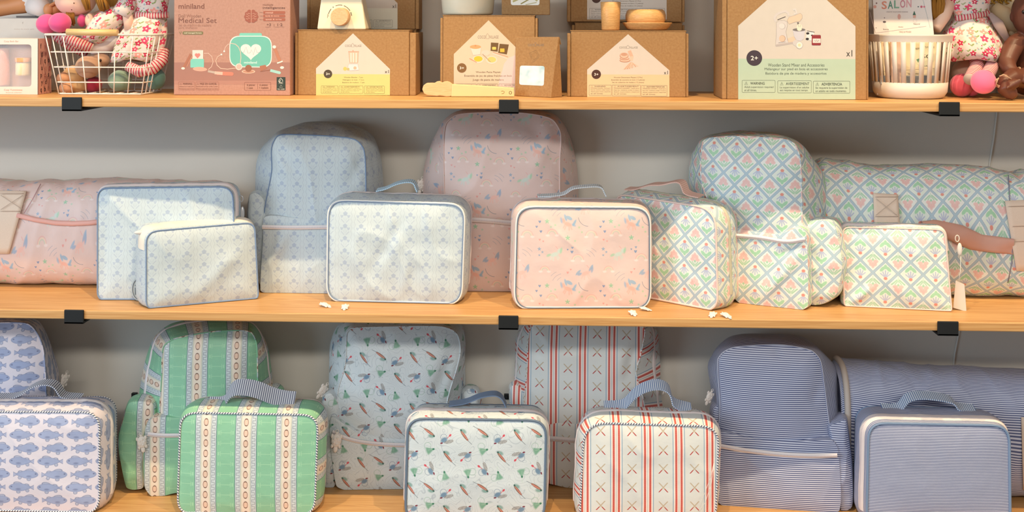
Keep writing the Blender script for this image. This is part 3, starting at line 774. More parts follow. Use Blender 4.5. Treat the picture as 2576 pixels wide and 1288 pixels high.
backpack(SM, 'tall pink unicorn print backpack reaching the underside of the top shelf', 'unicorn', ((1180, 733), (1290, 734)),
         [(1122, 312), (1150, 289), (1230, 283), (1320, 285), (1388, 300), (1410, 335), (1408, 400), (1408, 560), (1408, 670), (1120, 670), (1118, 500), (1116, 380)],
         [(1064, 450), (1073, 395), (1095, 341), (1131, 300), (1160, 282), (1230, 276), (1330, 277), (1392, 291), (1428, 332), (1446, 386), (1455, 460), (1452, 600), (1448, 700), (1080, 700), (1066, 600)],
         [(1112, 540), (1200, 538), (1290, 545), (1410, 548), (1418, 560), (1420, 725), (1400, 735), (1120, 733), (1106, 722), (1108, 560)],
         [(1108, 556), (1180, 552), (1240, 556), (1290, 562), (1416, 562)],
         seed=13, folds=[((1330, 310), (1400, 400), 0.014, -0.005), ((1395, 300), (1330, 470), 0.016, 0.004)], pulls=[(1059, 466, 0.09, 0.02, 0.4, 0.2)], depth=0.075, k=0.02, zip_on=False, zipw=13)
backpack(SM, 'diamond flower print backpack behind the matching lunch box, centre right', 'lattice', ((1852, 762), (2018, 780)),
         [(1768, 358), (1785, 348), (1850, 343), (1975, 351), (2002, 366), (2014, 410), (2018, 568), (2020, 660), (1852, 655), (1810, 560), (1766, 460)],
         [(1734, 412), (1745, 380), (1775, 352), (1810, 339), (1885, 332), (1969, 341), (2010, 365), (2050, 405), (2076, 445), (2083, 510), (2084, 600), (2084, 720), (1850, 730), (1815, 620), (1760, 530), (1735, 470)],
         [(1842, 572), (1862, 576), (1950, 590), (2010, 572), (2024, 580), (2030, 600), (2032, 770), (2012, 781), (1866, 765), (1848, 750), (1840, 620)],
         [(1846, 592), (1866, 594), (1920, 598), (1977, 610), (2026, 602)],
         [([(2022, 560), (2050, 554), (2090, 558), (2103, 575), (2112, 620), (2119, 665), (2112, 710), (2103, 742), (2070, 764), (2036, 764), (2028, 650)], 0.035, 0.07)],
         seed=17, folds=[((1870, 690), (1990, 590), 0.012, -0.004)], pfolds=[((1925, 745), (2022, 625), 0.010, 0.007), ((1960, 640), (2020, 620), 0.006, -0.005)], depth=0.09, zip_on=False)
# pouches
def pouch(label, kind, TL, TR, BR, BL, r, depth, cord, seed, contact, band=None, bs=1.02, pulls=(), folds=(), k=0.05, zt=(0.12, 0.42), bulge=0.004, wa=0.004, bshift=(0, 0)):
    fr = Frame(SM, contact[0], contact[1], k=k); t = fr.root('zip_pouch', label, 'toiletry bag')
    p = Puff(fr, rr(TL, TR, BR, BL, r), 0, depth, bs=bs, bulge=bulge, dome=0.008, seed=seed, wa=wa, folds=folds, bk=k-0.02, bshift=bshift, wscale=10)
    p.parts(m_fabric(kind), m_fabric(kind), t); p.piping(cord, t, r=0.0014); p.zipper(band or M_zip(), t, zt[0], zt[1], 0.72)
    for (px, py, y_, s_, rz, ry) in pulls: charm(t, fr.L(px, py, y_), s_, rz, ry)
    return t, fr, p
t, fr, p = pouch('large pale blue floral toiletry bag with a round tag, behind the small pouch', 'bluefloral', (246, 474), (586, 470), (592, 752), (246, 755), (26, 34, 24, 20), 0.052,
      m_cord_blue, 21, ((250, 755), (590, 755)), folds=[((265, 560), (262, 740), 0.010, -0.005), ((560, 500), (575, 640), 0.008, -0.003)])
# round badge tag and metal slider on the large bag
tg = MB(); pc = fr.L(348, 727, -0.012); tg.tube([pc+Vector((0, 0.0006, 0)), pc-Vector((0, 0.0006, 0))], 0.014, 28)
for v in tg.v: v.z = pc.z+(v.z-pc.z)*1.55; v.x = pc.x+(v.x-pc.x)*0.92
tag_o = tg.build('round_tag', material('badge_silver_blue', 'b9c6cc', 0.4, metal=0.2), t, label='oval grey-blue brand badge')
rg = MB(); rg.tube([(pc.x+0.0105*math.cos(a), pc.y-0.0012, pc.z+0.0185*math.sin(a)) for a in np.linspace(0, 2*PI, 29)[:-1]], 0.0005, 5, closed=True); rg.build('badge_rim', m_cord_slate, tag_o, True); BADGE = (t, fr, tag_o)
sd = MB(); a, b = fr.L(606, 500, 0.03), fr.L(610, 536, 0.02)
sd.tube([a+Vector((0.004*math.cos(q), 0, 0.006*math.sin(q))) for q in np.linspace(0, 2*PI, 13)[:-1]], 0.0012, 6, closed=True); sd.ball(b, (0.0038, 0.003, 0.013)); sd.build('zipper_pull', material('pull_silver', 'c9ccd0', 0.35, metal=0.5), t, True)
t2, fr2, p2 = pouch('small cream and pale blue floral pouch in front of the larger toiletry bag', 'bluefloral', (368, 583), (640, 560), (650, 752), (368, 778), (30, 22, 14, 22), 0.05,
      m_cord_blue, 23, ((372, 777), (648, 752)), folds=[((470, 760), (620, 610), 0.016, 0.004)], zt=(0.1, 0.6), band=m_cream_tape, bshift=(-0.012, 0.006))
sd = MB(); a = fr2.L(370, 578, 0.02); sd.ball(a, (0.006, 0.004, 0.0035)); sd.ball(a-Vector((0.012, 0, 0.004)), (0.011, 0.004, 0.004)); sd.build('zipper_pull', M_rubber(), t2, True)
t3, fr3, p3 = pouch('diamond flower print pouch with a paper tag, in front of the rolled mat', 'lattice_down', (2121, 572), (2376, 578), (2394, 785), (2124, 772), (16, 20, 10, 14), 0.052,
      m_cord_pink, 25, ((2126, 771), (2392, 784)), folds=[((2140, 765), (2195, 715), 0.008, 0.006), ((2240, 700), (2300, 775), 0.012, 0.004), ((2130, 590), (2240, 585), 0.006, -0.003)])
sd = MB(); a = fr3.L(2408, 600, 0.03); b = fr3.L(2414, 627, 0.02)
sd.tube([a+Vector((0.0035*math.cos(q), 0, 0.006*math.sin(q))) for q in np.linspace(0, 2*PI, 13)[:-1]], 0.001, 6, closed=True); sd.ball(b, (0.0045, 0.003, 0.012)); sd.build('zipper_pull', M_rubber(), t3, True)
cd_ = MB(); c0 = [fr3.L(a_, b_, 0.012) for a_, b_ in ((2404, 706), (2426, 716), (2431, 784), (2398, 774))]
cd_.add([q for q in c0]+[q+Vector((0.0006, 0.0012, 0)) for q in c0], [(0, 1, 2, 3), (7, 6, 5, 4), (0, 4, 5, 1), (1, 5, 6, 2), (2, 6, 7, 3), (3, 7, 4, 0)])
tgc = cd_.build('price_tag', material('paper_tag', 'dccfc4', 0.7), t3, label='hanging white paper swing tag')
st = MB(); st.tube([fr3.L(2417, 645, 0.015), fr3.L(2416, 680, 0.012), fr3.L(2412, 708, 0.010)], 0.0005, 5); st.build('tag_string', M_rubber(), tgc, True)
# rolled mats
R1 = 0.071
top = [(-120, 446), (0, 451), (58, 458), (110, 452), (171, 450), (252, 447), (405, 453), (531, 455), (575, 462)]; bot = [(-120, 724), (575, 732)]
t, o = nap_roll(SM, 'pink unicorn print rolled nap mat with a cream webbing strap at the left end', 'unicorn', top, bot, 0.219, R1, seed=2, quilts=5)
def patch(t, o, ry, zt, corners, mat, name, nu=8, nv=10, lift=0.003, Yc=0.219, label=None, thick=0.002):
    C = [np.array(c_, float) for c_ in corners]; V = []; U = []
    for j in range(nv+1):
        for i in range(nu+1):
            a, b = i/nu, j/nv; q = (C[0]*(1-a)+C[1]*a)*(1-b)+(C[3]*(1-a)+C[2]*a)*b
            p = on_roll(o, Yc, ry, zt, q[0], q[1], lift); p.y -= lift; V.append(p); U.append((q[0]/1400, -q[1]/1400))
    n = len(V); V2 = [v+Vector((0, thick, 0)) for v in V]
    Fc = [(j*(nu+1)+i, j*(nu+1)+i+1, (j+1)*(nu+1)+i+1, (j+1)*(nu+1)+i)[::-1] for j in range(nv) for i in range(nu)]
    F2 = [tuple(q+n for q in f)[::-1] for f in Fc]
    B = list(range(nu+1))+[(j+1)*(nu+1)-1 for j in range(1, nv+1)]+[nv*(nu+1)+i for i in range(nu-1, -1, -1)]+[j*(nu+1) for j in range(nv-1, 0, -1)]
    F3 = [(B[i], B[(i+1) % len(B)], B[(i+1) % len(B)]+n, B[i]+n) for i in range(len(B))]
    return mk(name, V+V2, Fc+F2+F3, mat, t, U+U, label=label)
def stitches(t, o, ry, zt, lines, Yc=0.219, lift=0.0045, mat=None, r=0.0005, par=None):
    m = MB()
    for a, b in lines:
        m.tube([on_roll(o, Yc, ry, zt, a[0]*(1-q)+b[0]*q, a[1]*(1-q)+b[1]*q, lift)-Vector((0, lift+0.0008, 0)) for q in np.linspace(0, 1, 9)], r, 5)
    return m.build('stitching', mat or material('strap_thread', 'c9b3a2', 0.6), par if par is not None else t, True)
m_web = material('cream_webbing', lambda: mixc('ead6c4', 'e0c9b6', noisec(400, 1, coords(scale=(1, 1, 3)))), 0.8)
m_peach = material('peach_binding', 'efb4a8', 0.6, bump=FAB); m_rose = material('dusty_pink_handle', 'd9a594', 0.55, bump=(30, 0.5, 3))
zt1 = W(200, 449, 0.219).z-SM
o1 = o
s1 = patch(t, o, R1, zt1, ((-30, 478), (68, 480), (24, 638), (-30, 638)), m_web, 'webbing_strap', label='cream webbing strap')
stitches(t, o, R1, zt1, [((5, 490), (60, 526)), ((5, 526), (60, 490)), ((4, 486), (62, 486)), ((4, 530), (54, 530))], par=s1)
pk = [(45, 541), (90, 552), (140, 560), (185, 562), (228, 560), (290, 552)]
m = MB(); m.tube([on_roll(o, 0.219, R1, zt1, a, b)-Vector((0, 0.003, 0)) for a, b in pk], 0.0048, 10, flat=0.7); m.build('edge_binding', m_peach, t, True)
for pth in ([(104, 462), (84, 500), (62, 536)],):
    sm_ = MB(); sm_.tube([on_roll(o, 0.219, R1, zt1, a, b)-Vector((0, 0.003, 0)) for a, b in pth], 0.0008, 6); sm_.build('fold_seam', material('pink_thread', 'c99a9a', 0.7), t, True)

top = [(2046, 399), (2060, 402), (2198, 414), (2365, 413), (2477, 421), (2530, 428), (2545, 434), (2576, 427), (2760, 432)]; bot = [(2046, 740), (2760, 740)]
t, o = nap_roll(SM, 'diamond flower print rolled nap mat filling the right end of the middle shelf', 'lattice_down', top, bot, 0.219, 0.071, seed=4, quilts=4.3)
zt2 = W(2300, 413, 0.219).z-SM
s2 = patch(t, o, 0.071, zt2, ((2196, 485), (2258, 489), (2264, 580), (2199, 580)), m_web, 'webbing_strap', label='cream webbing strap')
stitches(t, o, 0.071, zt2, [((2202, 498), (2254, 540)), ((2202, 540), (2254, 498)), ((2200, 494), (2256, 494)), ((2200, 543), (2258, 543))], par=s2)
s3 = patch(t, o, 0.071, zt2, ((2527, 505), (2640, 500), (2640, 682), (2556, 681)), m_web, 'webbing_strap', label='wide cream webbing strap')
stitches(t, o, 0.071, zt2, [((2534, 518), (2600, 516)), ((2545, 568), (2610, 566)), ((2552, 606), (2612, 604))], par=s3)
hp = [((2316, 556), (2350, 552), (2420, 566), (2470, 590), (2548, 600)), ((2322, 566), (2380, 600), (2440, 628), (2500, 634), (2548, 640))]
V = []; nn = 28
for i in range(nn+1):
    a = i/nn
    for j in range(7):
        b = j/6
        x0 = np.interp(a, [0, .2, .5, .75, 1], [q[0] for q in hp[0]]); y0 = np.interp(a, [0, .2, .5, .75, 1], [q[1] for q in hp[0]])
        x1 = np.interp(a, [0, .2, .5, .75, 1], [q[0] for q in hp[1]]); y1 = np.interp(a, [0, .2, .5, .75, 1], [q[1] for q in hp[1]])
        p = on_roll(o, 0.219, 0.071, zt2, x0*(1-b)+x1*b, y0*(1-b)+y1*b); p.y -= 0.004+0.008*math.sin(PI*b)*(0.5+0.5*math.sin(a*5))+0.003*math.sin(a*14+b*4); V.append(p)
n_ = len(V); V2 = [v+Vector((0, 0.004, 0)) for v in V]
Fc = [(i*7+j, i*7+j+1, (i+1)*7+j+1, (i+1)*7+j) for i in range(nn) for j in range(6)]
mk('carry_handle', V+V2, Fc+[tuple(q+n_ for q in f)[::-1] for f in Fc]+[(i*7, (i+1)*7, (i+1)*7+n_, i*7+n_) for i in range(nn)]+[(i*7+6, i*7+6+n_, (i+1)*7+6+n_, (i+1)*7+6) for i in range(nn)], m_rose, t, [(0, 0)]*(2*n_), label='dusty pink fabric carry handle')
sm_ = MB(); sm_.tube([on_roll(o, 0.219, 0.071, zt2, a, b)-Vector((0, 0.001, 0)) for a, b in ((2536, 440), (2540, 520), (2546, 600), (2545, 660), (2535, 710))], 0.0011, 6)
sm_.build('fold_seam', material('slate_thread', '8f93a4', 0.7), t, True)
# ------------------------------------------------------------------ bottom shelf
lunch(SB, 'white lunch box printed with blue fish, at the left edge of the bottom shelf', 'fish',
      (-110, 1036), (250, 1037), (250, 1291), (-112, 1286), 42, 0.092, m_cord_navy,
      [(-10, 997), (30, 997), (55, 990), (79, 972), (103, 962), (130, 962), (144, 970), (152, 984), (160, 995), (205, 998)], m_gin_navy,
      seed=31, zt=(0.34, 0.48), hw=0.024, wa=0.0016, contact=((0, 1287), (248, 1291)), bulge=0.011)
lunch(SB, 'green and white football stripe lunch box with a navy striped handle', 'football',
      (455, 1038), (800, 1044), (791, 1296), (447, 1292), 40, 0.085, m_cord_navy,
      [(523, 1019), (562, 1019), (570, 1003), (580, 982), (600, 972), (645, 978), (684, 996), (715, 1004), (742, 1006)], m_gin_navy,
      seed=33, zt=(0.72, 0.86), hw=0.034, htilt=0.75, wa=0.0016, hy=0.42, bulge=0.012)
lunch(SB, 'pale blue fishing lure print lunch box with slate piping', 'flies',
      (1027, 1053), (1374, 1058), (1369, 1311), (1020, 1309), 40, 0.087, m_cord_slate,
      [(1130, 1016), (1174, 1010), (1195, 1000), (1216, 993), (1244, 989), (1258, 994), (1266, 1004), (1273, 1020)], m_strap_slate,
      seed=35, zt=(0.3, 0.46), hw=0.02, wa=0.002, zmat=material('cream_zip', c_teeth, 0.6), bulge=0.008, pr=0.0024)
RED = lunch(SB, 'red striped lunch box with crossed bat motifs and a cobalt striped handle', 'bats',
      (1470, 1063), (1808, 1073), (1799, 1317), (1458, 1315), (58, 46, 36, 36), 0.095, m_cord_navy,
      [(1520, 1022), (1568, 1021), (1585, 1002), (1600, 986), (1625, 972), (1655, 966), (1678, 973), (1687, 988), (1691, 1015), (1739, 1027)], m_gin_cob,
      seed=37, zt=(0.36, 0.46), hw=0.026, htilt=0.5, wa=0.002, bulge=0.012)
lunch(SB, 'navy pinstripe lunch box with plain blue piping at the right end', 'pinstripe',
      (2185, 1064), (2538, 1071), (2541, 1333), (2180, 1327), 42, 0.095, m_cord_blue,
      [(2219, 1026), (2262, 1027), (2272, 1012), (2284, 999), (2310, 993), (2350, 996), (2388, 1003), (2399, 1010), (2406, 1024), (2452, 1028)], m_gin_cob,
      seed=39, zt=(0.1, 0.3), hw=0.024, htilt=0.35, wa=0.0012, bulge=0.01, pr=0.0026)
m = MB(); m.tube([RED[1].L(a_, b_, -0.0135) for a_, b_ in ((1796, 1165), (1788, 1200), (1776, 1232), (1764, 1262), (1757, 1292), (1775, 1262), (1790, 1215), (1796, 1165))], 0.0004, 5, closed=True); m.build('tag_loop', material('clear_thread', 'e4e2de', 0.4), RED[0], True)
backpack(SB, 'blue fish print backpack at the far left behind the fish lunch box', 'fish', ((-150, 1222), (118, 1228)),
         [(-140, 830), (-100, 815), (0, 812), (70, 815), (95, 840), (110, 885), (116, 985), (116, 1180), (-160, 1180), (-160, 900)],
         [(-190, 900), (-170, 850), (-120, 812), (0, 800), (90, 803), (115, 835), (132, 880), (149, 938), (150, 1050), (146, 1190), (-190, 1190)],
         None, None, seed=41, zip_on=False, pulls=[(163, 955, 0.07, 0.020, 0.9, 0.3)], depth=0.10, pd=0.006)
backpack(SB, 'green football stripe backpack behind the matching green lunch box', 'football', ((385, 1249), (600, 1242)),
         [(412, 872), (440, 852), (540, 834), (629, 834), (645, 862), (648, 940), (650, 1080), (655, 1180), (404, 1180), (402, 1050), (408, 930)],
         [(349, 1001), (355, 957), (369, 894), (392, 843), (436, 812), (530, 800), (629, 808), (669, 859), (684, 938), (690, 1010), (690, 1190), (352, 1190)],
         [(392, 1050), (444, 1050), (540, 1052), (648, 1052), (662, 1070), (664, 1230), (640, 1242), (444, 1240), (386, 1251), (364, 1225), (362, 1100), (372, 1062)],
         [(372, 1092), (410, 1096), (450, 1095), (660, 1095)],
         [([(324, 1015), (345, 1010), (384, 1016), (386, 1060), (368, 1120), (360, 1226), (335, 1232), (318, 1226), (303, 1160), (297, 1110), (312, 1050)], 0.016, 0.07),
          ([(660, 1000), (690, 975), (704, 985), (708, 1050), (700, 1200), (668, 1200)], 0.05, 0.05)],
         pulls=[(357, 1112, -0.008, 0.021, 0.2, -0.15)], seed=43, depth=0.09, pd=0.016)
backpack(SB, 'pale blue fishing lure print backpack behind the matching lunch box', 'flies', ((859, 1233), (1017, 1231)),
         [(873, 838), (884, 826), (990, 822), (1110, 822), (1148, 838), (1158, 880), (1148, 930), (1125, 1010), (1120, 1180), (860, 1180), (850, 985), (868, 920)],
         [(829, 985), (828, 900), (832, 858), (850, 818), (880, 806), (1000, 800), (1120, 804), (1160, 815), (1169, 898), (1171, 1000), (1168, 1190), (835, 1190)],
         [(834, 1050), (870, 1068), (930, 1092), (1025, 1102), (1110, 1104), (1128, 1130), (1130, 1222), (1110, 1231), (870, 1233), (846, 1222), (830, 1100)],
         [(836, 1086), (862, 1100), (905, 1112), (960, 1118), (1017, 1120), (1120, 1120)],
         [([(812, 1000), (832, 990), (850, 1020), (856, 1120), (846, 1200), (834, 1240), (815, 1218), (814, 1100)], 0.012, 0.06),
          ([(1166, 990), (1180, 978), (1200, 984), (1206, 1020), (1200, 1190), (1168, 1190)], 0.05, 0.05)],
         pulls=[(812, 982, 0.02, 0.020, 0.7, 0.8), (846, 1108, -0.012, 0.024, 0.1, 0.1)], seed=45, zip_on=False, k=0.02, depth=0.08, pd=0.016, wa=0.003,
         folds=[((870, 850), (900, 1000), 0.012, -0.004), ((980, 830), (960, 870), 0.016, -0.006), ((1140, 880), (1090, 1010), 0.014, -0.006)])
backpack(SB, 'red striped backpack with crossed bats behind the matching lunch box', 'bats', ((1330, 1222), (1600, 1238)),
         [(1335, 822), (1380, 814), (1500, 812), (1605, 814), (1622, 830), (1612, 890), (1600, 940), (1618, 1000), (1620, 1180), (1325, 1170), (1319, 1017), (1326, 938)],
         [(1294, 961), (1296, 880), (1300, 840), (1322, 812), (1400, 802), (1600, 804), (1648, 822), (1660, 898), (1661, 965), (1661, 1190), (1300, 1180)],
         [(1318, 1060), (1372, 1062), (1445, 1066), (1600, 1080), (1630, 1090), (1636, 1250), (1600, 1258), (1445, 1231), (1378, 1216), (1330, 1206), (1316, 1180)],
         [(1320, 1098), (1372, 1102), (1445, 1108), (1600, 1122)],
         [([(1284, 975), (1296, 968), (1318, 985), (1326, 1030), (1322, 1150), (1300, 1180), (1288, 1100)], 0.03, 0.05)],
         seed=47, k=0.02, depth=0.075, pd=0.016, zipw=14, folds=[((1345, 850), (1360, 900), 0.012, -0.004), ((1600, 860), (1575, 960), 0.012, -0.006)], pulls=[(1676, 978, 0.07, 0.014, 0.8, 0.8)])
backpack(SB, 'navy pinstripe backpack leaning against the rolled mat', 'pinstripe_wide', ((1819, 1272), (2056, 1288)),
         [(1806, 905), (1822, 884), (1850, 873), (1961, 867), (2040, 882), (2062, 905), (2072, 960), (2082, 1040), (2090, 1110), (2090, 1200), (1815, 1190), (1812, 1020)],
         [(1781, 915), (1799, 883), (1831, 850), (1866, 840), (1935, 840), (2016, 847), (2067, 885), (2106, 930), (2114, 1000), (2116, 1060), (2116, 1200), (1800, 1190), (1791, 980)],
         [(1811, 1088), (1900, 1103), (2000, 1110), (2094, 1108), (2108, 1130), (2112, 1284), (2056, 1290), (1900, 1280), (1819, 1273), (1804, 1258), (1808, 1120)],
         [(1814, 1122), (1870, 1133), (1960, 1143), (2040, 1147), (2106, 1145)],
         [([(2086, 1074), (2112, 1062), (2127, 1056), (2134, 1100), (2142, 1174), (2143, 1275), (2116, 1287), (2108, 1200)], 0.012, 0.07),
          ([(1796, 1030), (1812, 1020), (1820, 1060), (1818, 1180), (1800, 1190), (1790, 1100)], 0.03, 0.05)],
         seed=49, depth=0.09, pd=0.02, zipw=12, zip_on=False, pulls=[(1785, 998, 0.03, 0.018, 0.6, 0.5)], folds=[((2070, 960), (2040, 1020), 0.012, -0.004), ((1950, 870), (1960, 900), 0.01, -0.004)])
top = [(2098, 902), (2113, 904), (2273, 917), (2420, 927), (2576, 934), (2760, 942)]; bot = [(2098, 1230), (2760, 1236)]
t, o = nap_roll(SB, 'navy pinstripe rolled nap mat behind the pinstripe lunch box', 'pinstripe_mid', top, bot, 0.219, 0.071, endband=material('oat_binding', 'c3b7ae', 0.7), seed=6, quilts=3.1)
zt3 = W(2400, 926, 0.219).z-SB
s4 = patch(t, o, 0.071, zt3, ((2568, 1049), (2640, 1047), (2640, 1229), (2573, 1231)), m_web, 'webbing_strap', label='cream webbing strap')
# ------------------------------------------------------------------ printed artwork helper
def pmat(h, rough=0.6): return material('print_'+h+('' if rough == 0.6 else '_gloss'), h, rough)
_TC = {}
def glyphs(s_, bold=0.0):
    key = (s_, bold)
    if key not in _TC:
        cu = bpy.data.curves.new('t', 'FONT'); cu.body = s_; cu.size = 1; cu.offset = bold; cu.resolution_u = 3
        ob = bpy.data.objects.new('t', cu); COL.objects.link(ob); dg = bpy.context.evaluated_depsgraph_get()
        me = ob.evaluated_get(dg).to_mesh()
        V = [(v.co.x, v.co.y) for v in me.vertices]; F = [tuple(p.vertices) for p in me.polygons]
        ob.evaluated_get(dg).to_mesh_clear(); bpy.data.objects.remove(ob); bpy.data.curves.remove(cu)
        _TC[key] = (V, F)
    return _TC[key]
class Art:
    """flat print lying on a frame's plane, everything placed in real units on that plane"""
    def __init__(s, fr, y0, d=0.0004): s.fr = fr; s.y = y0-d*0.4; s.mb = MB(); s.mats = []; s.step = 3.0e-6
    def mi(s, h):
        m = pmat(h) if isinstance(h, str) else h
        if m not in s.mats: s.mats.append(m)
        return s.mats.index(m)
    def P(s, x, y): return s.fr.L(x, y, s.y)
    def poly(s, pts, h):
        s.y -= s.step; v = [s.P(*p) for p in pts]; s.mb.add(v, [tuple(range(len(v)))], s.mi(h)); return s
    def rect(s, x0, y0, x1, y1, h, r=0):
        if not r: return s.poly([(x0, y0), (x1, y0), (x1, y1), (x0, y1)], h)
        return s.poly(rr((x0, y0), (x1, y0), (x1, y1), (x0, y1), r), h)
    def disc(s, cx, cy, rx, h, ry=None, rot=0, n=28):
        ry = ry or rx; c, q = math.cos(rot), math.sin(rot)
        return s.poly([(cx+rx*math.cos(a)*c-ry*math.sin(a)*q, cy+rx*math.cos(a)*q+ry*math.sin(a)*c) for a in np.linspace(0, 2*PI, n+1)[:-1]], h)
    def line(s, pts, wd, h, closed=False):
        s.y -= s.step; P = [np.array(p, float) for p in pts]; n = len(P); L = []; R = []
        for i in range(n):
            a = P[i-1] if (i or closed) else P[i]; b = P[(i+1) % n] if (i < n-1 or closed) else P[i]
            t = b-a; t = t/(np.linalg.norm(t)+1e-9); q = np.array((-t[1], t[0]))*wd/2; L.append(P[i]+q); R.append(P[i]-q)
        v = [s.P(*p) for p in L+R]; m = n if closed else n-1
        s.mb.add(v, [(i, (i+1) % n, (i+1) % n+n, i+n) for i in range(m)], s.mi(h)); return s
    def ring(s, x0, y0, x1, y1, wd, h, r=2): return s.line(rr((x0, y0), (x1, y0), (x1, y1), (x0, y1), r), wd, h, True)
    def text(s, t, x0, y0, x1, y1, h, bold=0.0):
        V, F = glyphs(t, 0.0 if 'M' in t else bold*0.5)
        if not V: return s
        xs = [v[0] for v in V]; ys = [v[1] for v in V]; ax, bx, ay, by = min(xs), max(xs), min(ys), max(ys)
        s.y -= s.step; v = [s.P(x0+(q[0]-ax)/(bx-ax)*(x1-x0), y1-(q[1]-ay)/(by-ay)*(y1-y0)) for q in V]
        s.mb.add(v, F, s.mi(h)); return s
    def done(s, name, parent, label=None):
        m = s.mb
        o = mk(name, m.v, m.f, s.mats, parent, None, False, label); o.data.polygons.foreach_set('material_index', m.m); return o
def logo(a, x0, y0, x1, y1, h='8a7d70'):
    w_ = x1-x0; a.text('COCO', x0, y0+(y1-y0)*0.3, x0+w_*0.38, y1, h); a.text('VILLAGE', x0+w_*0.56, y0+(y1-y0)*0.3, x1, y1, h)
    cx = x0+w_*0.47; k = w_*0.075; a.line([(cx-k, y1), (cx-k, y0+(y1-y0)*0.35), (cx, y0-(y1-y0)*0.2), (cx+k, y0+(y1-y0)*0.35), (cx+k, y1)], 0.7, h, True)
def warn(a, x0, y0, x1, y1, head, lines, h='5b554c', hh=None):
    a.ring(x0, y0, x1, y1, 0.55, h, 1.5); H = y1-y0; n = len(lines)+1; st = H/(n+0.9)
    a.line([(x0+4, y0+st*1.15), (x0+7, y0+st*0.35), (x0+10, y0+st*1.15)], 0.5, h, True)
    a.text(head, x0+13, y0+st*0.4, min(x1-4, x0+13+len(head)*(st*0.92)), y0+st*1.15, hh or h, 0.01)
    for i, l in enumerate(lines): a.text(l, x0+4, y0+st*(1.55+i), min(x1-3, x0+4+len(l)*st*0.55), y0+st*(2.15+i), h)
_a = Art(BADGE[1], -0.0126, 0.001); _a.text('ist', 339, 716, 356, 742, '5f7384').text('kids', 342, 703, 353, 709, '7f929f'); _a.done('badge_lettering', BADGE[2])
m_kraft = material('kraft_board', c_kraft(), 0.8, bump=(300, 0.1, 2), spec=0.2)
m_kraftd = material('kraft_board_inner', c_kraft('a67c4e', '95703f'), 0.85, spec=0.2)
m_white = material('white_card', 'ddd4c9', 0.5)
def carton(name, label, x0, y0, x1, y1, Y=None, depth=0.1, z=ST, mat=None, flaps=(9, 8), cat='box', flapd=None, bev=0.0012, lidlip=True):
    if Y is None: Y = G((x0+x1)/2, y1, z).y
    X0, X1 = W(x0, y1, Y).x, W(x1, y1, Y).x; Z1 = W((x0+x1)/2, y0, Y).z-z
    fr = Frame(z, at=((X0+X1)/2, Y)); t = fr.root(name, label, cat); hx = (X1-X0)/2
    m = mat or m_kraft
    b = MB().box(-hx, hx, 0, depth, 0.0003, Z1); b.build('box_body', m, t, bevel=bev)
    for sgn, f in ((-1, flaps[0]), (1, flaps[1])):
        if f:
            fx = f/1400; q = MB().box(min(sgn*hx, sgn*(hx+fx))+0.0004, max(sgn*hx, sgn*(hx+fx))+0.0004, 0.002, depth*0.94, 0.0003, Z1-0.004) if sgn > 0 else \
                MB().box(-hx-fx-0.0004, -hx-0.0004, 0.002, depth*0.94, 0.0003, Z1-0.004)
            q.build('side_flap', m, t, bevel=0.0012)
    if lidlip and flaps[0]:
        MB().box(-hx-0.001, hx+0.001, -0.0006, depth, Z1-0.0001, Z1+0.0016).build('lid', m, t, bevel=0.0006)
    return t, fr, Z1
def house(t, fr, apex, sl, sr, yb, band, bandc, badge, badgec, age, xt, lg, sheet='d0c4b8', bandx=None):
    a = Art(fr, 0.0, 0.0007); a.poly([apex, sr, (sr[0], yb), (sl[0], yb), sl], sheet)
    if band: a.poly([(sl[0], band), (sr[0], band+1), (sr[0], yb), (sl[0], yb)], bandc)
    a.done('label_sheet', t, label='white house-shaped label')
    b = Art(fr, 0.0, 0.0011); b.disc(badge[0], badge[1], badge[2], badgec, n=40)
    b.text(age, badge[0]-badge[2]*0.45, badge[1]-badge[2]*0.28, badge[0]+badge[2]*0.47, badge[1]+badge[2]*0.28, 'f0e8de', 0.02)
    b.done('age_badge', t)
    c = Art(fr, 0.0, 0.0010); logo(c, *lg)
    if xt: c.text('x1', *xt, '2d2722')
    return c
# ---- medical set
t, fr, Z = carton('toy_box', 'pink-brown wooden medical set toy box with a teal bag picture', 437, -14, 730, 240, depth=0.075,
                  mat=material('pink_kraft', c_kraft('b98f80', 'ad8374'), 0.7, spec=0.25), flaps=(0, 0), bev=0.0015)
a = Art(fr, 0); a.rect(438, 157, 729, 203, 'a2766a'); a.rect(438, 203, 729, 212, 'ae8072'); a.done('printed_backdrop', t)
b = '7e5145'; dk = '6e4a40'; a = Art(fr, 0, 0.0007)
a.text('miniland', 449, 9, 514, 22, b, 0.02).text('Doll Wooden', 449, 36, 506, 44, '94685a').text('Medical Set', 449, 45, 545, 57.5, b, 0.015)
a.text('Set de médico de madera', 449, 60, 531, 66.5, 'a87a6a').text('para muñecos', 449, 67.5, 496, 73.5, 'a87a6a')
a.rect(459, 79, 511, 87, '7d7450', 3.8).text('well managed forests', 463, 81, 507, 85.5, 'e8d8c4', 0.01).line([(451, 80), (454, 86), (456, 79)], 1.3, '7d7450')
a.text('multiple', 661, 9.5, 687, 15.5, b).text('intelligences', 661, 16.5, 717, 23.8, dk, 0.012)
for i, s_ in enumerate(('mental', 'body & move', 'speak & write')):
    yy = 28+i*8.8; a.rect(662, yy, 717.5, yy+7.2, 'a3604c', 3); a.text(s_, 668, yy+1.8, 668+len(s_)*3.1, yy+5.6, 'ecc9b8'); a.line([(653, yy+3.6), (661, yy+3.6)], 0.6, b)
for sx in (-1, 1):
    for (dx, dy, r) in ((5, -11, 5.2), (11, -6, 5), (13, 1.5, 5), (10.5, 8.5, 5), (5, 12, 5), (5, 0, 6), (7, -3, 6), (7, 5, 6)): a.disc(632+sx*dx, 40.5+dy, r, '9c5b4b')
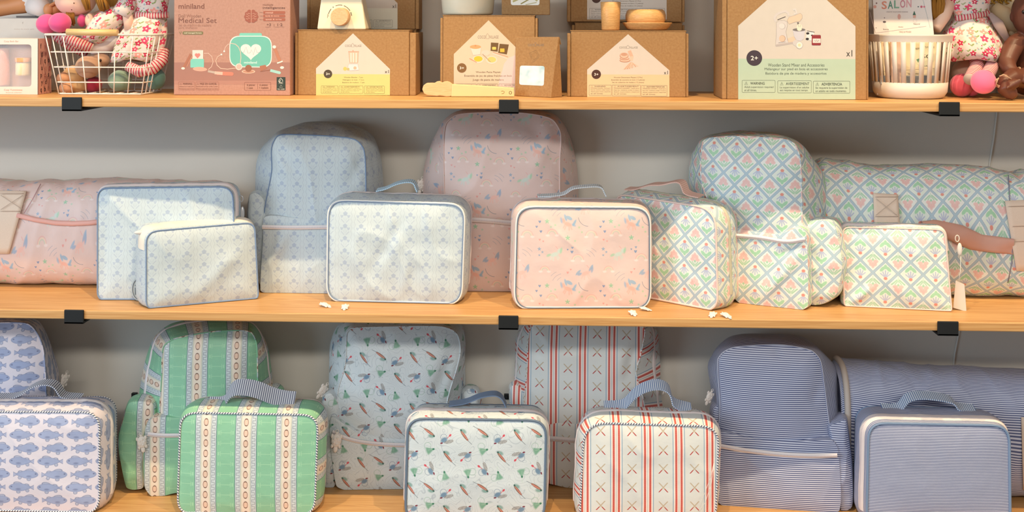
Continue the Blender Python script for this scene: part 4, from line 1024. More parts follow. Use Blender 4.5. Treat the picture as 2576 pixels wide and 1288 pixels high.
for sx in (-1, 1):
    for yy in (-6, 0, 6): a.line([(632+sx*3, 40.5+yy), (632+sx*7, 40.5+yy-1.5), (632+sx*9, 40.5+yy+2), (632+sx*13, 40.5+yy)], 0.8, 'd6a692')
a.line([(632, 24), (632, 57)], 1.2, 'cf9a84')
a.text('+3', 671, 58.5, 681, 65.3, dk).text('1·2', 698, 58.5, 710.5, 65.3, dk).line([(668, 68), (682, 68)], .5, b).line([(692, 68), (715, 68)], .5, b).line([(689.5, 60), (689.5, 68)], .6, b)
a.ring(449, 206, 489, 227, .5, 'a06a58').ring(492.5, 206, 550, 227, .5, 'a06a58').ring(615, 207, 681, 227, .6, '8a5a4a')
for (x0, x1, h_) in ((451, 488, 'WARNING:'), (494, 548, 'MISE EN GARDE:')):
    a.text(h_, x0+9, 208.5, min(x1-2, x0+9+len(h_)*3), 213, dk, .01).text('Small parts not for under 3 years', x0, 216, x1, 219.5, b).text('Petites pieces jouet en bois', x0, 222, x1, 225.5, b); a.line([(x0+1, 213), (x0+3.5, 208.8), (x0+6, 213)], .5, b, True)
a.text('6 pieces', 621, 211.5, 641, 217, dk, .01).text('1 case', 621, 218.5, 636, 223, dk, .01).text('6 piezas', 653, 211.5, 673, 217, dk, .01).text('1 maletin', 653, 218.5, 675, 223, dk, .01).line([(648, 210), (648, 224)], .5, b)
a.rect(696, 194, 718, 227, '2e3d38').line([(702, 205), (702, 201), (706, 196), (711, 202), (711, 205)], 1.0, 'e6e6dc').line([(700, 204), (704, 206), (706, 200)], .9, 'e6e6dc').text('FSC', 702, 206.5, 712, 210.5, 'e6e6dc', .015)
a.text('MIX', 705, 214, 709.5, 216, 'c6c8c0').text('Board', 703, 218, 711, 220, 'c6c8c0').text('FSC C000', 698, 223, 716, 225.5, 'e6e6dc')
a.done('lettering', t)
a = Art(fr, 0, 0.0007)
a.rect(602, 83, 659, 94, '7cc7b4', 5); a.poly(rr((577, 90), (684, 90), (684, 170), (577, 169), 26), 'dfe6dc'); a.poly(rr((579, 92), (682, 92), (682, 168), (579, 167), 25), '6fb8a8')
hp = []
for q in np.linspace(0, 2*PI, 40)[:-1]: hp.append((631+1.62*16*math.sin(q)**3, 128-1.42*(13*math.cos(q)-5*math.cos(2*q)-2*math.cos(3*q)-math.cos(4*q))))
a.poly(hp, 'eddcd8'); a.line([(607, 133), (613, 132), (619, 118), (624, 134), (629, 133), (632, 125), (637, 138), (643, 119), (647, 133), (654, 132)], .8, '6c8f8b')
a.text('miniland', 614, 154, 646, 160, 'd9efe6', .01)
a.line([(564, 128), (567, 119), (573, 112), (582, 109), (592, 111), (600, 118), (605, 130), (606, 145), (604, 162)], 1.6, 'e3bcab').line([(557, 137), (547, 143), (543, 153), (546, 164), (555, 172), (572, 174), (593, 171)], 1.6, 'e8bda9')
a.disc(601, 168, 8.5, 'e2d0c4').disc(601, 168, 6.3, 'c8b0a4').disc(564, 128, 2, 'eee', ).disc(557, 137, 2, 'f0e6df') if False else a.disc(601, 168, 8.5, 'e2d0c4').disc(601, 168, 6.3, 'c8b0a4').disc(564, 129, 2.2, 'f0e6df').disc(557, 137, 2.2, 'f0e6df')
a.rect(484, 126, 511, 150, 'ecd3ca').disc(494, 138, 4, 'd9827a').disc(500, 138, 4, 'd9827a').poly([(490.5, 140), (503.5, 140), (497, 147)], 'd9827a'); a.rect(479, 148, 513, 170, '7cc7b8', 2)
a.disc(503, 174, 18, 'dda490', 5.5, .05).line([(513, 134), (524, 134), (533, 142), (536, 156), (532, 168), (524, 175)], 1.4, 'e8bfae')
a.line([(480, 136), (462, 170)], 6, 'a96f58').line([(484, 140), (470, 168)], 3, 'b97f66').disc(460.5, 172, 4.5, 'e8dad0', 3)
a.line([(523, 179), (548, 184)], 5.5, 'b9a89c').line([(545, 184), (583, 186)], 9, 'e0806c').disc(583, 186, 4.5, 'e0806c').line([(540, 183), (560, 185)], 7.5, 'd0b4a4')
a.disc(625, 180, 17, 'e0b9a4', 5).disc(625, 180, 14, 'bb8a74', 3.6).disc(625, 172, 8.5, '96634c', 9)
a.poly([(653, 166), (668, 163), (672, 172), (656, 179)], 'a86f57').line([(655, 180), (680, 176)], 1.5, '8d5c49').line([(680, 177), (703, 183)], 7, '9fcdc6').disc(703, 183, 3.5, '9fcdc6')
a.line([(691, 121), (704, 154)], 7.5, 'b87c62').disc(690, 118, 4.5, 'e6ddd4', 4).line([(697, 159), (711, 154)], 3.4, 'e6ddd4').line([(706, 158), (709, 168)], 2, 'b87c62').disc(709.5, 170, 5, 'e6ddd4', 3.4)
a.done('picture', t)
# ---- blender box and rear boxes
wl = ['CHOKING HAZARD - Small parts', 'Not for children under 3 years', 'Adult supervision required', 'at all times.']
t, fr, Z1 = carton('toy_box', 'kraft box with a yellow-banded house label and blender drawing, carrying the toy blender base', 749, 77, 1029, 240, depth=0.078, flaps=(8, 17))
c = house(t, fr, (888, 84), (795, 172), (981, 174), 239.5, 186, 'cdc47f', (825, 186, 10.7), '4a4032', '3+', (968, 176, 978, 184), (868, 110, 909, 118))
for i, (s_, w_) in enumerate((('Wooden Blender - 7 pcs', 24), ('Mélangeur en bois - 7 mcx', 27), ('Batidora de madera - 7 pzs', 28))): c.text(s_, 889-w_, 193+i*6.4, 889+w_, 197+i*6.4, '77704a')
warn(c, 808, 216, 850, 235, 'WARNING', wl, '6d6640'); warn(c, 853, 216, 913, 235, 'AVERTISSEMENT', wl, '6d6640'); warn(c, 916.5, 216.5, 967, 235.5, 'ADVERTENCIA', wl, '6d6640'); c.done('lettering', t)
a = Art(fr, 0, .0010); a.poly([(877, 131), (902, 131), (900, 158), (880, 158)], 'dcb9a4'); a.line([(877, 131), (902, 131), (900, 158), (880, 158)], .8, 'a87f68', True)
for x in (883, 889, 896): a.line([(x, 133), (x, 157)], 1.8, 'eee0d6')
a.line([(876, 130), (903, 130)], 2, 'c79b82').disc(888, 127.5, 1.6, 'c79b82').poly([(877, 161), (900, 161), (903, 176), (881, 178), (874, 174)], 'dfd2d4').line([(877, 161), (900, 161), (903, 176), (881, 178), (874, 174)], .6, '9c8a8c', True).disc(893, 171, 4, 'd9ac92').disc(868, 173, 4.8, 'cdbb6a').disc(876, 174, 3.4, 'b8b07a').done('picture', t)
zc1 = Z1+ST+0.0018
t, fr, Zr = carton('toy_box', 'shadowed kraft box behind the blender box, lowest of the rear stack', 782, 76, 1046, 235, Y=0.236, depth=0.058, flaps=(8, 10))
zr = Zr+0.002
t, fr, Z = carton('toy_box', 'kraft box with x1 on its label, stacked behind the toy blender base', 780, -86, 1044, 74, Y=0.234, depth=0.06, z=zr, flaps=(9, 10))
c = house(t, fr, (911, -78), (822, 6), (1000, 8), 73, 20, 'dad6c6', (852, 20, 10), '4a4032', '3+', (987, 11, 996, 20), (892, -52, 930, -45))
warn(c, 940, 50, 987, 69, 'ADVERTENCIA', wl); warn(c, 880, 50, 936, 69, 'AVERTISSEMENT', wl); c.done('lettering', t)
# toy blender base
Yb = 0.0+G(888, 240, ST).y+0.004
fr = Frame(zc1, at=(W(859, 76, Yb).x, Yb)); t = fr.root('toy_blender_base', 'cream wooden toy blender base with a round wooden dial', 'toy')
A = [fr.L(797, 76, 0), fr.L(921, 76, 0), fr.L(906, -34, 0.006), fr.L(811, -34, 0.006)]
for q in A[:2]: q.z = 0.0003
dz = 0.068; Bk = [A[0]+Vector((0.004, dz, 0)), A[1]+Vector((0, dz, 0)), A[2]+Vector((-0.004, dz-0.014, 0)), A[3]+Vector((0.004, dz-0.014, 0))]
m = MB().add(A+Bk, [(0, 1, 2, 3), (7, 6, 5, 4), (1, 5, 6, 2), (4, 0, 3, 7), (3, 2, 6, 7), (4, 5, 1, 0)])
m.build('base_body', material('cream_paint', 'e9ddbf', 0.4), t, bevel=0.003, seg=3)
kf = Frame(zc1, at=(fr.o.x, fr.o.y), k=0.06)
kc = fr.L(853, 42, -0.014); m = MB(); m.tube([kc+Vector((0.002, 0.017, 0)), kc+Vector((0, 0.002, 0)), kc], [0.0172, 0.0172, 0.0160], 48)
dial = m.build('dial', material('beech_wood', c_wood('e2b98d', 'c9986a', 30, 30), 0.5), t, True)
for p in dial.data.polygons: p.use_smooth = len(p.vertices) < 10
a = Art(kf, 0.0, 0.0006)
def arcp(r, a0, a1): return [(855+r*math.cos(q), 42-r*math.sin(q)) for q in np.linspace(math.radians(a0), math.radians(a1), 10)]
for (p0, p1) in ((168, 138), (112, 78), (58, 30)): a.line(arcp(29.5, p0, p1), 1.2, '4a4238')
for q in (125, 68, 62, 20, 14, 8): a.disc(*arcp(29.5, q, q)[0], 1.2, '4a4238')
a.line([(824, 35), (824.5, 39.5), (828, 40)], .8, '4a4238').line(arcp(31.5, 176, 186), .8, '6a6258'); a.done('dial_marks', t)
# ---- pasta box
t, fr, Z = carton('toy_box', 'kraft box with a pasta playset house label, under the cream pot', 1114, 40, 1345, 240, depth=0.085, flaps=(7, 7))
c = house(t, fr, (1229, 51), (1141.6, 136), (1316, 137), 239, None, None, (1161.7, 171, 12), '7d5a32', '3+', None, (1202, 86, 1254, 97), 'd2bea6')
c.disc(1300, 205, 40, 'd8c0c0') if False else c.poly([(1316, 137), (1298, 138), (1280, 145), (1268, 160), (1263, 180), (1256, 200), (1252, 225), (1254, 239), (1316, 239)], 'd9c1bd')
c.text('Wooden Pasta Playset', 1197, 179, 1259, 185, '5f4c38').text('Ensemble de jeu de pâtes fraîches en bois', 1168, 188, 1287, 194.5, '5f4c38').text('Juego de pasta de madera', 1189, 198, 1267, 204.5, '5f4c38')
warn(c, 1146, 211, 1198, 237, 'WARNING', wl); warn(c, 1200, 211, 1252, 237, 'AVERTISSEMENT', wl); warn(c, 1255, 211, 1312, 237, 'ADVERTENCIA', wl); c.done('lettering', t)
a = Art(fr, 0, .0010)
a.poly([(1183, 120), (1210, 120), (1208, 137), (1190, 139)], 'e2cdc0').line([(1183, 120), (1210, 120), (1208, 137), (1190, 139)], .5, 'a08a7c', True).disc(1196, 118, 14, 'd99c6c', 5).disc(1196, 115, 2.4, 'c98a5a')
a.poly([(1235, 107), (1254, 108), (1252, 130), (1234, 128)], '6b4f2c').poly([(1257, 110), (1280, 112), (1275, 137), (1253, 133)], '6b4f2c').rect(1238, 118, 1248, 125, 'e8c060', 2).rect(1258, 122, 1269, 131, 'e8b040', 1)
for (x, y, h_) in ((1203, 149, 'e6b83a'), (1237, 151, 'd9bf72')): a.disc(x, y, 14, 'dcc9bb', 10).disc(x, y-1, 11, h_, 7)
a.disc(1222, 133, 11, 'd6c3b4', 7).line([(1181, 147), (1199, 157)], 2, 'c98f70').line([(1214, 136), (1234, 156)], 1.6, 'a98a74').line([(1238, 134), (1278, 149)], 2.4, 'd9c8bc').line([(1240, 131), (1278, 143)], 2, 'c99a80').done('picture', t)
ztop = Z+ST+0.002
# cream pot
Yp = fr.o.y+0.05; cx = W(1177, 38, Yp).x; rb = (W(1240, 38, Yp).x-W(1113, 38, Yp).x)/2
t = empty('toy_pot', (cx, Yp, ztop), 0, 'cream toy cooking pot standing on the pasta box', 'toy pot')
s_ = rb; MB().lathe((0, 0, 0), [(0.0001, 0.0002), (s_*0.9, 0.0002), (s_*0.97, 0.0016), (s_*1.0, 0.005), (s_*1.06, 0.035), (s_*1.09, 0.075), (s_*1.02, 0.075), (s_*0.99, 0.035), (s_*0.93, 0.006), (0.0001, 0.005)], 64).build('pot_body', material('cream_enamel', 'ece4cb', 0.35), t, True)
f2 = Frame(ztop, at=(cx, Yp-s_*1.02)); a = Art(f2, -0.0004, 0.0012); logo(a, 1164, 14, 1201, 23, '94886c'); a.done('lettering', t)
# kraft window box on top of the pasta box
t, fr2, Z = carton('gift_box', 'small kraft box with a clear window, standing beside the cream pot', 1262, -42, 1383, 37, Y=fr.o.y+0.012, depth=0.045, z=ztop, flaps=(0, 0))
a = Art(fr2, 0, .0004); a.poly(rr((1285, -30), (1358, -30), (1357, 13), (1285, 13), 6), 'ecebe2')
a.line([(1290, 4), (1330, -14), (1352, 2)], 5, 'b9b078').line([(1310, 10), (1342, -8)], 3, '9a8d54').line([(1322, 12), (1350, 6)], 3, 'c8c0a0'); a.done('window', t)
# ---- utensil
Yu = G(1200, 244, ST).y; fr = Frame(ST, at=(W(1180, 243, Yu).x, Yu)); t = fr.root('toy_utensil', 'flat wooden toy utensil with a wavy head, lying left of the tent box', 'toy')
head = [(1062, 225), (1065, 215), (1073, 209), (1085, 208.5), (1093, 209), (1098, 205.5), (1105, 204), (1112, 208), (1117, 205.5), (1125, 204.5), (1132, 207), (1138, 212), (1136, 241), (1130, 243), (1122, 244), (1113, 241.5), (1106, 240.5), (1100, 242), (1088, 241), (1076, 240), (1067, 236)]
hnd = [(1137, 211.5), (1293, 221), (1294, 243.5), (1135, 243)]
def pz(pts):
    r_ = []
    for q in pts:
        v = fr.L(q[0], q[1], 0); r_.append((v.x, max(v.z, 0.0004)))
    return r_[::-1]
MB().prism(pz(head), 0, 0.011).build('utensil_head', material('beech_plain', c_wood('e6b98c', 'd3a070', 10, 30), 0.5), t, bevel=0.0012)
MB().prism(pz(hnd), -0.001, 0.012).build('utensil_handle', material('cream_wood', 'dcc592', 0.45), t, bevel=0.0012)
a = Art(fr, -0.001, .0003); a.line([(1261, 230), (1265, 229), (1269, 231), (1267, 235), (1262, 236)], 1.3, '8a6a3a'); a.line([(1284+3.2*math.cos(q), 233.3+3.6*math.sin(q)) for q in np.linspace(0, 2*PI, 17)[:-1]], 1.2, '5f4420', True); a.done('printed_marks', t)
# ---- tent box
fr = Frame(ST, (1295, 241.5), (1386, 246), k=0.11); t = fr.root('gift_box', 'tent-shaped kraft gift box with a clear window, folded over at the top', 'box')
fbl, fbr = fr.L(1295, 241.5), fr.L(1386, 246); fbl.z = fbr.z = 0.0004; tl, tr = fr.L(1297, 93), fr.L(1405, 93); dpt = Vector((0.006, 2*tl.y+0.004, 0))
bbl, bbr = fbl+dpt, fbr+dpt
MB().add([fbl, fbr, tr, tl, bbl, bbr, tr+Vector((0.0002, 0.003, 0)), tl+Vector((0, 0.003, 0))], [(0, 1, 2, 3), (5, 4, 7, 6), (1, 5, 6, 2), (4, 0, 3, 7), (3, 2, 6, 7), (4, 5, 1, 0)]).build('box_body', m_kraft, t, bevel=0.0008)
q0 = [fr.L(1298, 94, 0.0045), fr.L(1407, 94, 0.0045), fr.L(1411, 112, 0.009), fr.L(1300, 112, 0.009)]
MB().add(q0+[q+Vector((0, 0.0012, 0)) for q in q0], [(3, 2, 1, 0), (4, 5, 6, 7), (0, 1, 5, 4), (1, 2, 6, 5), (2, 3, 7, 6), (3, 0, 4, 7)]).build('folded_top', m_kraft, t)
a = Art(fr, 0, .0006); logo(a, 1328, 108, 1368, 116); a.line([(1331, 134), (1349, 126), (1358, 142), (1342, 156)], .6, '8a6f4c', True).line([(1335, 137), (1347, 131), (1354, 142), (1343, 151)], .5, '8a6f4c', True); a.done('lettering', t)
a = Art(fr, 0, .0006); a.mb.v = []; a.poly(rr((1308, 165), (1370, 166), (1368, 216), (1306, 213), 6), material('clear_window', lambda: mixc('e9f2f4', 'a9cbd8', clampx(mad(noisec(45, 2, coords()), 3.0, -1.1))), 0.08, spec=0.9, coat=0.6)); a.done('window', t, label='glossy clear window')
# ---- dinnerware boxes
t, fr, Z = carton('toy_box', 'kraft box with a dinnerware house label, under the wooden cup and bowl', 1436, 79, 1725, 244, depth=0.085, flaps=(9, 7))
c = house(t, fr, (1580, 86), (1477, 175), (1684, 177), 243.5, 187, 'd8bf98', (1500, 187, 11.7), '4a2c22', '3+', (1670, 178, 1680, 187), (1558, 115, 1604, 122))
for i, (s_, w_) in enumerate((('Wooden Dinnerware Playset (12 Pcs)', 36), ('Ensemble de couverts en bois (12 pièces)', 42), ('Set de cubiertos de madera (12 piezas)', 40))): c.text(s_, 1580-w_, 193+i*6.2, 1580+w_, 197.5+i*6.2, '7a6650')
warn(c, 1482, 214, 1538, 240, 'WARNING', wl); warn(c, 1540, 214, 1611, 241, 'AVERTISSEMENT', wl); warn(c, 1613, 215, 1678, 242, 'ADVERTENCIA', wl); c.done('lettering', t)
a = Art(fr, 0, .0010)
for (x, y, w_, h_) in ((1572, 152, 13.5, 5), (1571, 147, 12, 4.5), (1570, 140, 11, 8)): a.disc(x, y, w_, 'b9856c', h_).disc(x, y-1, w_-1.2, 'dfb7a0', h_-1)
a.disc(1570, 137, 8, 'c4957c', 4).poly([(1579, 129), (1587, 126), (1593, 141), (1584, 142)], 'd9ab92').poly([(1584, 142), (1594, 141), (1592, 153), (1586, 154)], 'e2bba4')
for q in range(6): a.line([(1568+q*3, 175-q*0.4), (1586+q*1.0, 157)], 2, 'c9997e' if q % 2 else 'e3bda6')
for q in range(5): a.line([(1590, 157), (1605-q*5, 167+q*1.5)], 2, 'cf9f84' if q % 2 else 'e3bda6')
a.done('picture', t); zd = Z+0.002; Yd = fr.o.y
t, fr, Zr = carton('toy_box', 'dark kraft box in the shadow behind the dinnerware box', 1446, 58, 1716, 236, Y=0.238, depth=0.056, flaps=(8, 6))
t, fr, Z = carton('toy_box', 'kraft box with a cropped warning label, stacked behind the wooden cup', 1436, -108, 1715, 50, Y=0.232, depth=0.062, z=Zr+0.002, flaps=(10, 8))
c = house(t, fr, (1577, -98), (1477, -14), (1677, -14), 49, 0, 'e2d8c4', (1500, -4, 11.7), '4a2c22', '3+', None, (1556, -66, 1600, -60))
for i, (s_, w_) in enumerate((('Wooden Dinnerware Playset (12 Pcs)', 36), ('Ensemble de couverts en bois (12 pièces)', 42), ('Set de cubiertos de madera (12 piezas)', 40))): c.text(s_, 1576-w_, 1+i*6.0, 1576+w_, 5+i*6.0, '6a5a48')
warn(c, 1483, 21, 1537, 47, 'WARNING', wl); warn(c, 1540, 21, 1606, 47, 'AVERTISSEMENT', wl); warn(c, 1609, 21, 1672, 47, 'ADVERTENCIA', wl); c.done('lettering', t)
m_bee = material('turned_wood', c_wood('e0af72', 'c28d52', 8, 26), 0.42)
def turned(name, label, cat, x, yb, Y, prof, z=None):
    zz = z if z is not None else zd; X = W(x, yb, Y).x; s_ = (2.05+Y)/FPX
    t = MB().lathe((0, 0, 0), [(max(r*s_, 0.0001), h*s_+0.0003) for r, h in prof], 56).build(name, m_bee, smooth=True); t.location = (X, Y, zz); meta(t, label, cat); return t
turned('wooden_cup', 'plain wooden toy cup standing on the dinnerware box', 'cup', 1536, 73, Yd+0.028, [(0, 0), (21, 0), (22.5, 2), (24, 40), (25.5, 69.5), (24, 70.5), (22.5, 69), (20, 10), (0, 8)])
turned('wooden_saucer', 'shallow wooden toy saucer under the bowl on the dinnerware box', 'saucer', 1628, 73, Yd+0.047, [(0, 0), (46, 0), (50, 2), (62, 17), (62.5, 19), (60, 18.5), (48, 8), (0, 6.5)])
turned('wooden_bowl', 'round wooden toy bowl resting in the saucer', 'bowl', 1624, 68, Yd+0.047, [(0, 0), (34, 0), (44, 6), (50, 18), (50.5, 30), (47, 40), (43, 44), (40, 43), (42, 30), (36, 10), (0, 6)], z=zd+0.0058)
# ---- mixer box
t, fr, Z = carton('toy_box', 'tall kraft box with a stand mixer label and mint band', 1829, -96, 2180, 250.5, depth=0.125, flaps=(12, 5))
c = house(t, fr, (2006, -68), (1857, 65), (2152, 66), 250, 147.5, 'b2c5b0', (1897.5, 146, 19.7), '413640', '2+', (2129, 126, 2144, 142), (1975, -30, 2040, -18), 'cdc4ba')
c.text('Wooden Stand Mixer and Accessories', 1932, 159.5, 2074, 167.5, '4f5a4e').text('Mélangeur sur pied en bois et accessoires', 1923.5, 170.5, 2082, 178.5, '4f5a4e').text('Batidora de pie de madera y accesorios', 1926, 181.5, 2079, 189.5, '4f5a4e')
for (x0, y0, x1, y1, hd, hx, l1, w1, l2, w2) in ((1867, 202, 1950, 232.5, 'WARNING', 36, 'Adult supervision required', 73, 'at all times.', 31), (1956.5, 203, 2041, 233.5, 'AVERTISSEMENT', 59, "La supervision d'un adulte", 73, 'est requise en tout temps.', 71), (2046, 204, 2138, 234.5, 'ADVERTENCIA', 52, 'Se requiere la supervisión de', 80, 'un adulto en todo momento.', 78)):
    c.ring(x0, y0, x1, y1, .8, '66705f', 2.5); c.line([(x0+6, y0+11), (x0+10, y0+3.5), (x0+14, y0+11)], .7, '4a5248', True); c.line([(x0+10, y0+6), (x0+10, y0+9.5)], .8, '4a5248')
    c.text(hd, x0+20.5, y0+4.3, x0+20.5+hx, y0+11, '39403a', .02); c.text(l1, x0+5.5, y0+14.5, x0+5.5+w1, y0+20.5, '4a5248'); c.text(l2, x0+5.5, y0+22, x0+5.5+w2, y0+27.5, '4a5248')
c.done('lettering', t)
a = Art(fr, 0, .0012); gy = 'cdc5c2'; ln = '8f8684'; pe = 'dfbfa8'
a.poly([(1980, 52), (1985, 43), (2002, 38), (2013, 33), (2018, 38), (2018, 46), (2012, 54), (1998, 56), (1985, 61)], pe).line([(1980, 52), (1985, 43), (2002, 38), (2013, 33), (2018, 38), (2018, 46), (2012, 54), (1998, 56), (1985, 61)], .6, ln, True)
a.line([(1952, 55), (1948, 46), (1954, 36), (1967, 30), (1976, 28), (1983, 33), (1984, 40)], 6, gy).line([(1956, 50), (1976, 42)], 2, '5a5250')
a.poly([(1953, 57), (1960, 52), (1972, 51), (1980, 55), (1981, 65), (1977, 80), (1981, 100), (1984, 108), (1951, 115), (1953, 85)], gy).line([(1953, 57), (1960, 52), (1972, 51), (1980, 55), (1981, 65), (1977, 80), (1981, 100), (1984, 108), (1951, 115), (1953, 85)], .6, ln, True)
a.disc(1968, 66, 8, 'b8b0ae').disc(1967, 65.5, 7, 'd6cfcb').disc(1968, 97, 8.3, 'b89a88').disc(1967, 97, 7.4, 'deb9a2').line([(1958, 108), (1976, 105)], .8, '5a5250')
a.poly([(1981, 97), (1997, 91), (2002, 103), (1984, 108)], pe).poly([(1951, 112), (2000, 104), (2000, 109), (1952, 117)], 'b9aeaa')
a.line([(2007, 56), (2012, 74)], 4, '6f6764').disc(2011, 69, 7, 'e6d9c4', 9).line([(2008, 62), (2012, 78)], .8, ln).line([(2013, 62), (2013, 78)], .8, ln)
a.poly([(1994, 74), (2004, 71), (2018, 71), (2026, 75), (2022, 98), (2014, 103), (2004, 101), (1998, 92)], 'c9c5cc').disc(2010, 75, 16, '77706f', 4).disc(2011, 73, 6, 'e6d9c4', 5)
a.disc(2002, 108, 7.5, 'c9c2c0').disc(2011, 114, 9, 'b9b2b0').disc(2011, 113.5, 7.8, 'e2dcd4').disc(2011, 113.5, 3.8, 'd9d2a8').line([(1995, 25), (2001, 23), (2004, 33), (1997, 35)], 5, 'd0cac6', False)
a.poly([(2029, 78), (2048, 80), (2047, 95), (2044, 103), (2028, 100)], 'dcd8d8').disc(2032, 84, 4, '2c2628', 3).disc(2031, 98, 4, '2c2628', 3).disc(2043, 89, 3, '2c2628', 2).line([(2030, 78), (2049, 81)], 1.6, '4a4444')
a.rect(2042, 88, 2065, 114, '8f3238', 3).rect(2044.5, 97, 2064.5, 108, 'ddd0c8').line([(2049, 101), (2052, 105), (2054, 99.5), (2056, 105), (2060, 101)], .9, '5a3a30'); a.done('picture', t)
# ------------------------------------------------------------------ gift box at the far left
m_clear = material('clear_plastic', 'ffffff', 0.05, trans=0.0, alpha=0.14, spec=0.8)
Yg = G(60, 238, ST).y; fr = Frame(ST, at=(W(20, 237, Yg).x, Yg)); t = fr.root('gift_box', 'pale gift box with a window showing a bottle and a jar, at the far left', 'box')
x0, x1 = fr.L(-58, 237).x, fr.L(96, 237).x; z1 = fr.L(20, 97).z; dp = 0.056
wx0, wx1, wz0, wz1 = fr.L(-30, 218).x, fr.L(79, 218).x, fr.L(40, 218).z, fr.L(40, 112).z
m = MB(); th = 0.0012
hole = [(fr.L(a, b).x, fr.L(a, b).z) for a, b in rr((-30, 112), (79, 112), (79, 218), (-30, 218), 9)]; n = len(hole)
cxx, czz = (wx0+wx1)/2, (wz0+wz1)/2; outer = []
for (hx, hz) in hole:      # matching ring of points on the outer rectangle
    dx, dz = hx-cxx, hz-czz; k = min(((x1 if dx > 0 else x0)-cxx)/dx if abs(dx) > 1e-6 else 1e9, ((z1 if dz > 0 else 0.0003)-czz)/dz if abs(dz) > 1e-6 else 1e9); outer.append((cxx+dx*k, czz+dz*k))
corners = [(x0, 0.0003), (x1, 0.0003), (x1, z1), (x0, z1)]
for c_ in corners:
    j = min(range(n), key=lambda i: (outer[i][0]-c_[0])**2+(outer[i][1]-c_[1])**2); outer[j] = c_
m.add([(a, 0, b) for a, b in outer]+[(a, 0, b) for a, b in hole]+[(a, 0.003, b) for a, b in hole], [(i, (i+1) % n, (i+1) % n+n, i+n)[::-1] for i in range(n)]+[(i+n, (i+1) % n+n, (i+1) % n+2*n, i+2*n)[::-1] for i in range(n)])
m.build('front_panel', m_white, t)
m = MB().box(x0, x1, 0.001, dp, 0.0003, 0.0018); m.box(x0, x1, 0.001, dp, z1-0.0015, z1); m.box(x0, x0+0.001, 0.001, dp, 0.0018, z1-0.0015); m.box(x0, x1, dp-0.001, dp, 0.0018, z1-0.0015); m.build('box_body', m_white, t)
m_pl = material('pink_letter_card', 'dba495', 0.55); sd = MB().box(x1-0.001, x1+0.0002, 0.0, dp, 0.0003, z1).build('side_panel', m_pl, t, label='pink side printed with letters')
rnd = random.Random(5); V = []; F = []; mi = []
cols = [pmat('3c2024'), pmat('b45c58'), pmat('c98c80')]
for i in range(7):
    for j in range(3):
        ch = 'qfgyobpsdalcjfqgsx'[(i*3+j*5) % 17]; gv, gf = glyphs(ch, .01); s_ = 0.0135; oy = 0.008+j*0.016+(i % 2)*0.004; oz = 0.005+i*0.0138
        b0 = len(V); V += [(x1+0.0006, oy+q[0]*s_, oz+q[1]*s_) for q in gv]; F += [tuple(k+b0 for k in f) for f in gf]; mi += [(i+j*2) % 3 if (i*j) % 4 else 0]*len(gf)
o = mk('printed_letters', V, F, cols, sd, None, False); o.data.polygons.foreach_set('material_index', mi)
MB().box(wx0-0.004, wx1+0.004, 0.030, 0.033, wz0-0.003, wz1+0.003).build('tray', material('blush_tray', 'd9a99c', 0.5), t)
MB().box(wx0-0.002, wx1+0.002, 0.0032, 0.0036, wz0-0.002, wz1+0.002).build('window_film', m_clear, t, label='clear plastic window film')
pc = fr.L(8, 215, 0.018); m = MB(); m.lathe((pc.x, 0.017, 0), [(0.0001, wz0), (0.0115, wz0), (0.0125, wz0+0.004), (0.0120, wz0+0.045), (0.0105, wz0+0.055), (0.011, wz0+0.058), (0.011, wz0+0.072), (0.0001, wz0+0.073)], 28); m.build('bottle', material('salmon_plastic', 'e09a8c', 0.35), t, True)
pc = fr.L(58, 190, 0.016); m = MB(); zb = pc.z; m.lathe((pc.x, 0.017, 0), [(0.0001, zb), (0.0135, zb), (0.0142, zb+0.003), (0.0142, zb+0.022), (0.0125, zb+0.027)], 28); jar = m.build('jar', material('cream_jar', 'ecd3ad', 0.3), t, True)
m = MB().lathe((pc.x, 0.017, 0), [(0.0150, zb+0.026), (0.0150, zb+0.034), (0.0001, zb+0.0345)], 28); m.build('lid', material('orange_lid', 'dc9a6e', 0.5), jar, True)
a = Art(fr, 0, .0004); a.text('Cozy Bath Bar', 10, 102, 47, 107, 'c99a7c').text('Cozy Yumminess', 10, 224, 56, 229.5, 'd07a62').text('Botanical collection', 15, 231.5, 54, 234, 'b09a84'); a.done('lettering', t)
# tall white box behind it
t, fr, Z = carton('gift_box', 'plain white box standing behind the windowed gift box', -52, 46, 112, 234, Y=0.165, depth=0.06, mat=m_white, flaps=(0, 0))
a = Art(fr, 0, .0004); a.text('baby & bath gift', 36, 72, 86, 75, 'c9b4a4').line([(56, 58), (58, 55), (57, 60)], .7, 'b0a090'); a.done('lettering', t); zw = Z
# peach baby doll lying on the white box
m_skin = material('doll_skin_peach', 'd3905f', 0.5, sss=0); m_shirt = material('doll_shirt_white', 'e6dcd8', 0.8, bump=(60, 0.3, 2))
Yl = 0.195; o0 = Vector((W(90, 46, Yl).x, Yl, zw+0.001)); t = empty('baby_doll', o0, 0, 'peach-skinned baby doll in a white top, lying on the white box', 'doll')
def Lp(px, py, Y, o_): return W(px, py, Y)-o_
sk = MB(); sk.tube([Lp(-60, 22, .20, o0), Lp(-10, 22, .20, o0), Lp(25, 17, .20, o0), Lp(60, 10, .20, o0), Lp(85, 4, .20, o0)], [.014, .017, .016, .019, .02], 16)
sk.tube([Lp(170, -14, .19, o0), Lp(164, 5, .185, o0), Lp(150, 16, .175, o0), Lp(136, 24, .165, o0), Lp(124, 26, .16, o0)], [.017, .0185, .015, .011, .009], 16)
sk.ball(Lp(122, 24, .157, o0), (.010, .008, .012)); sk.ball(Lp(120, -62, .2, o0), (.042, .04, .046))
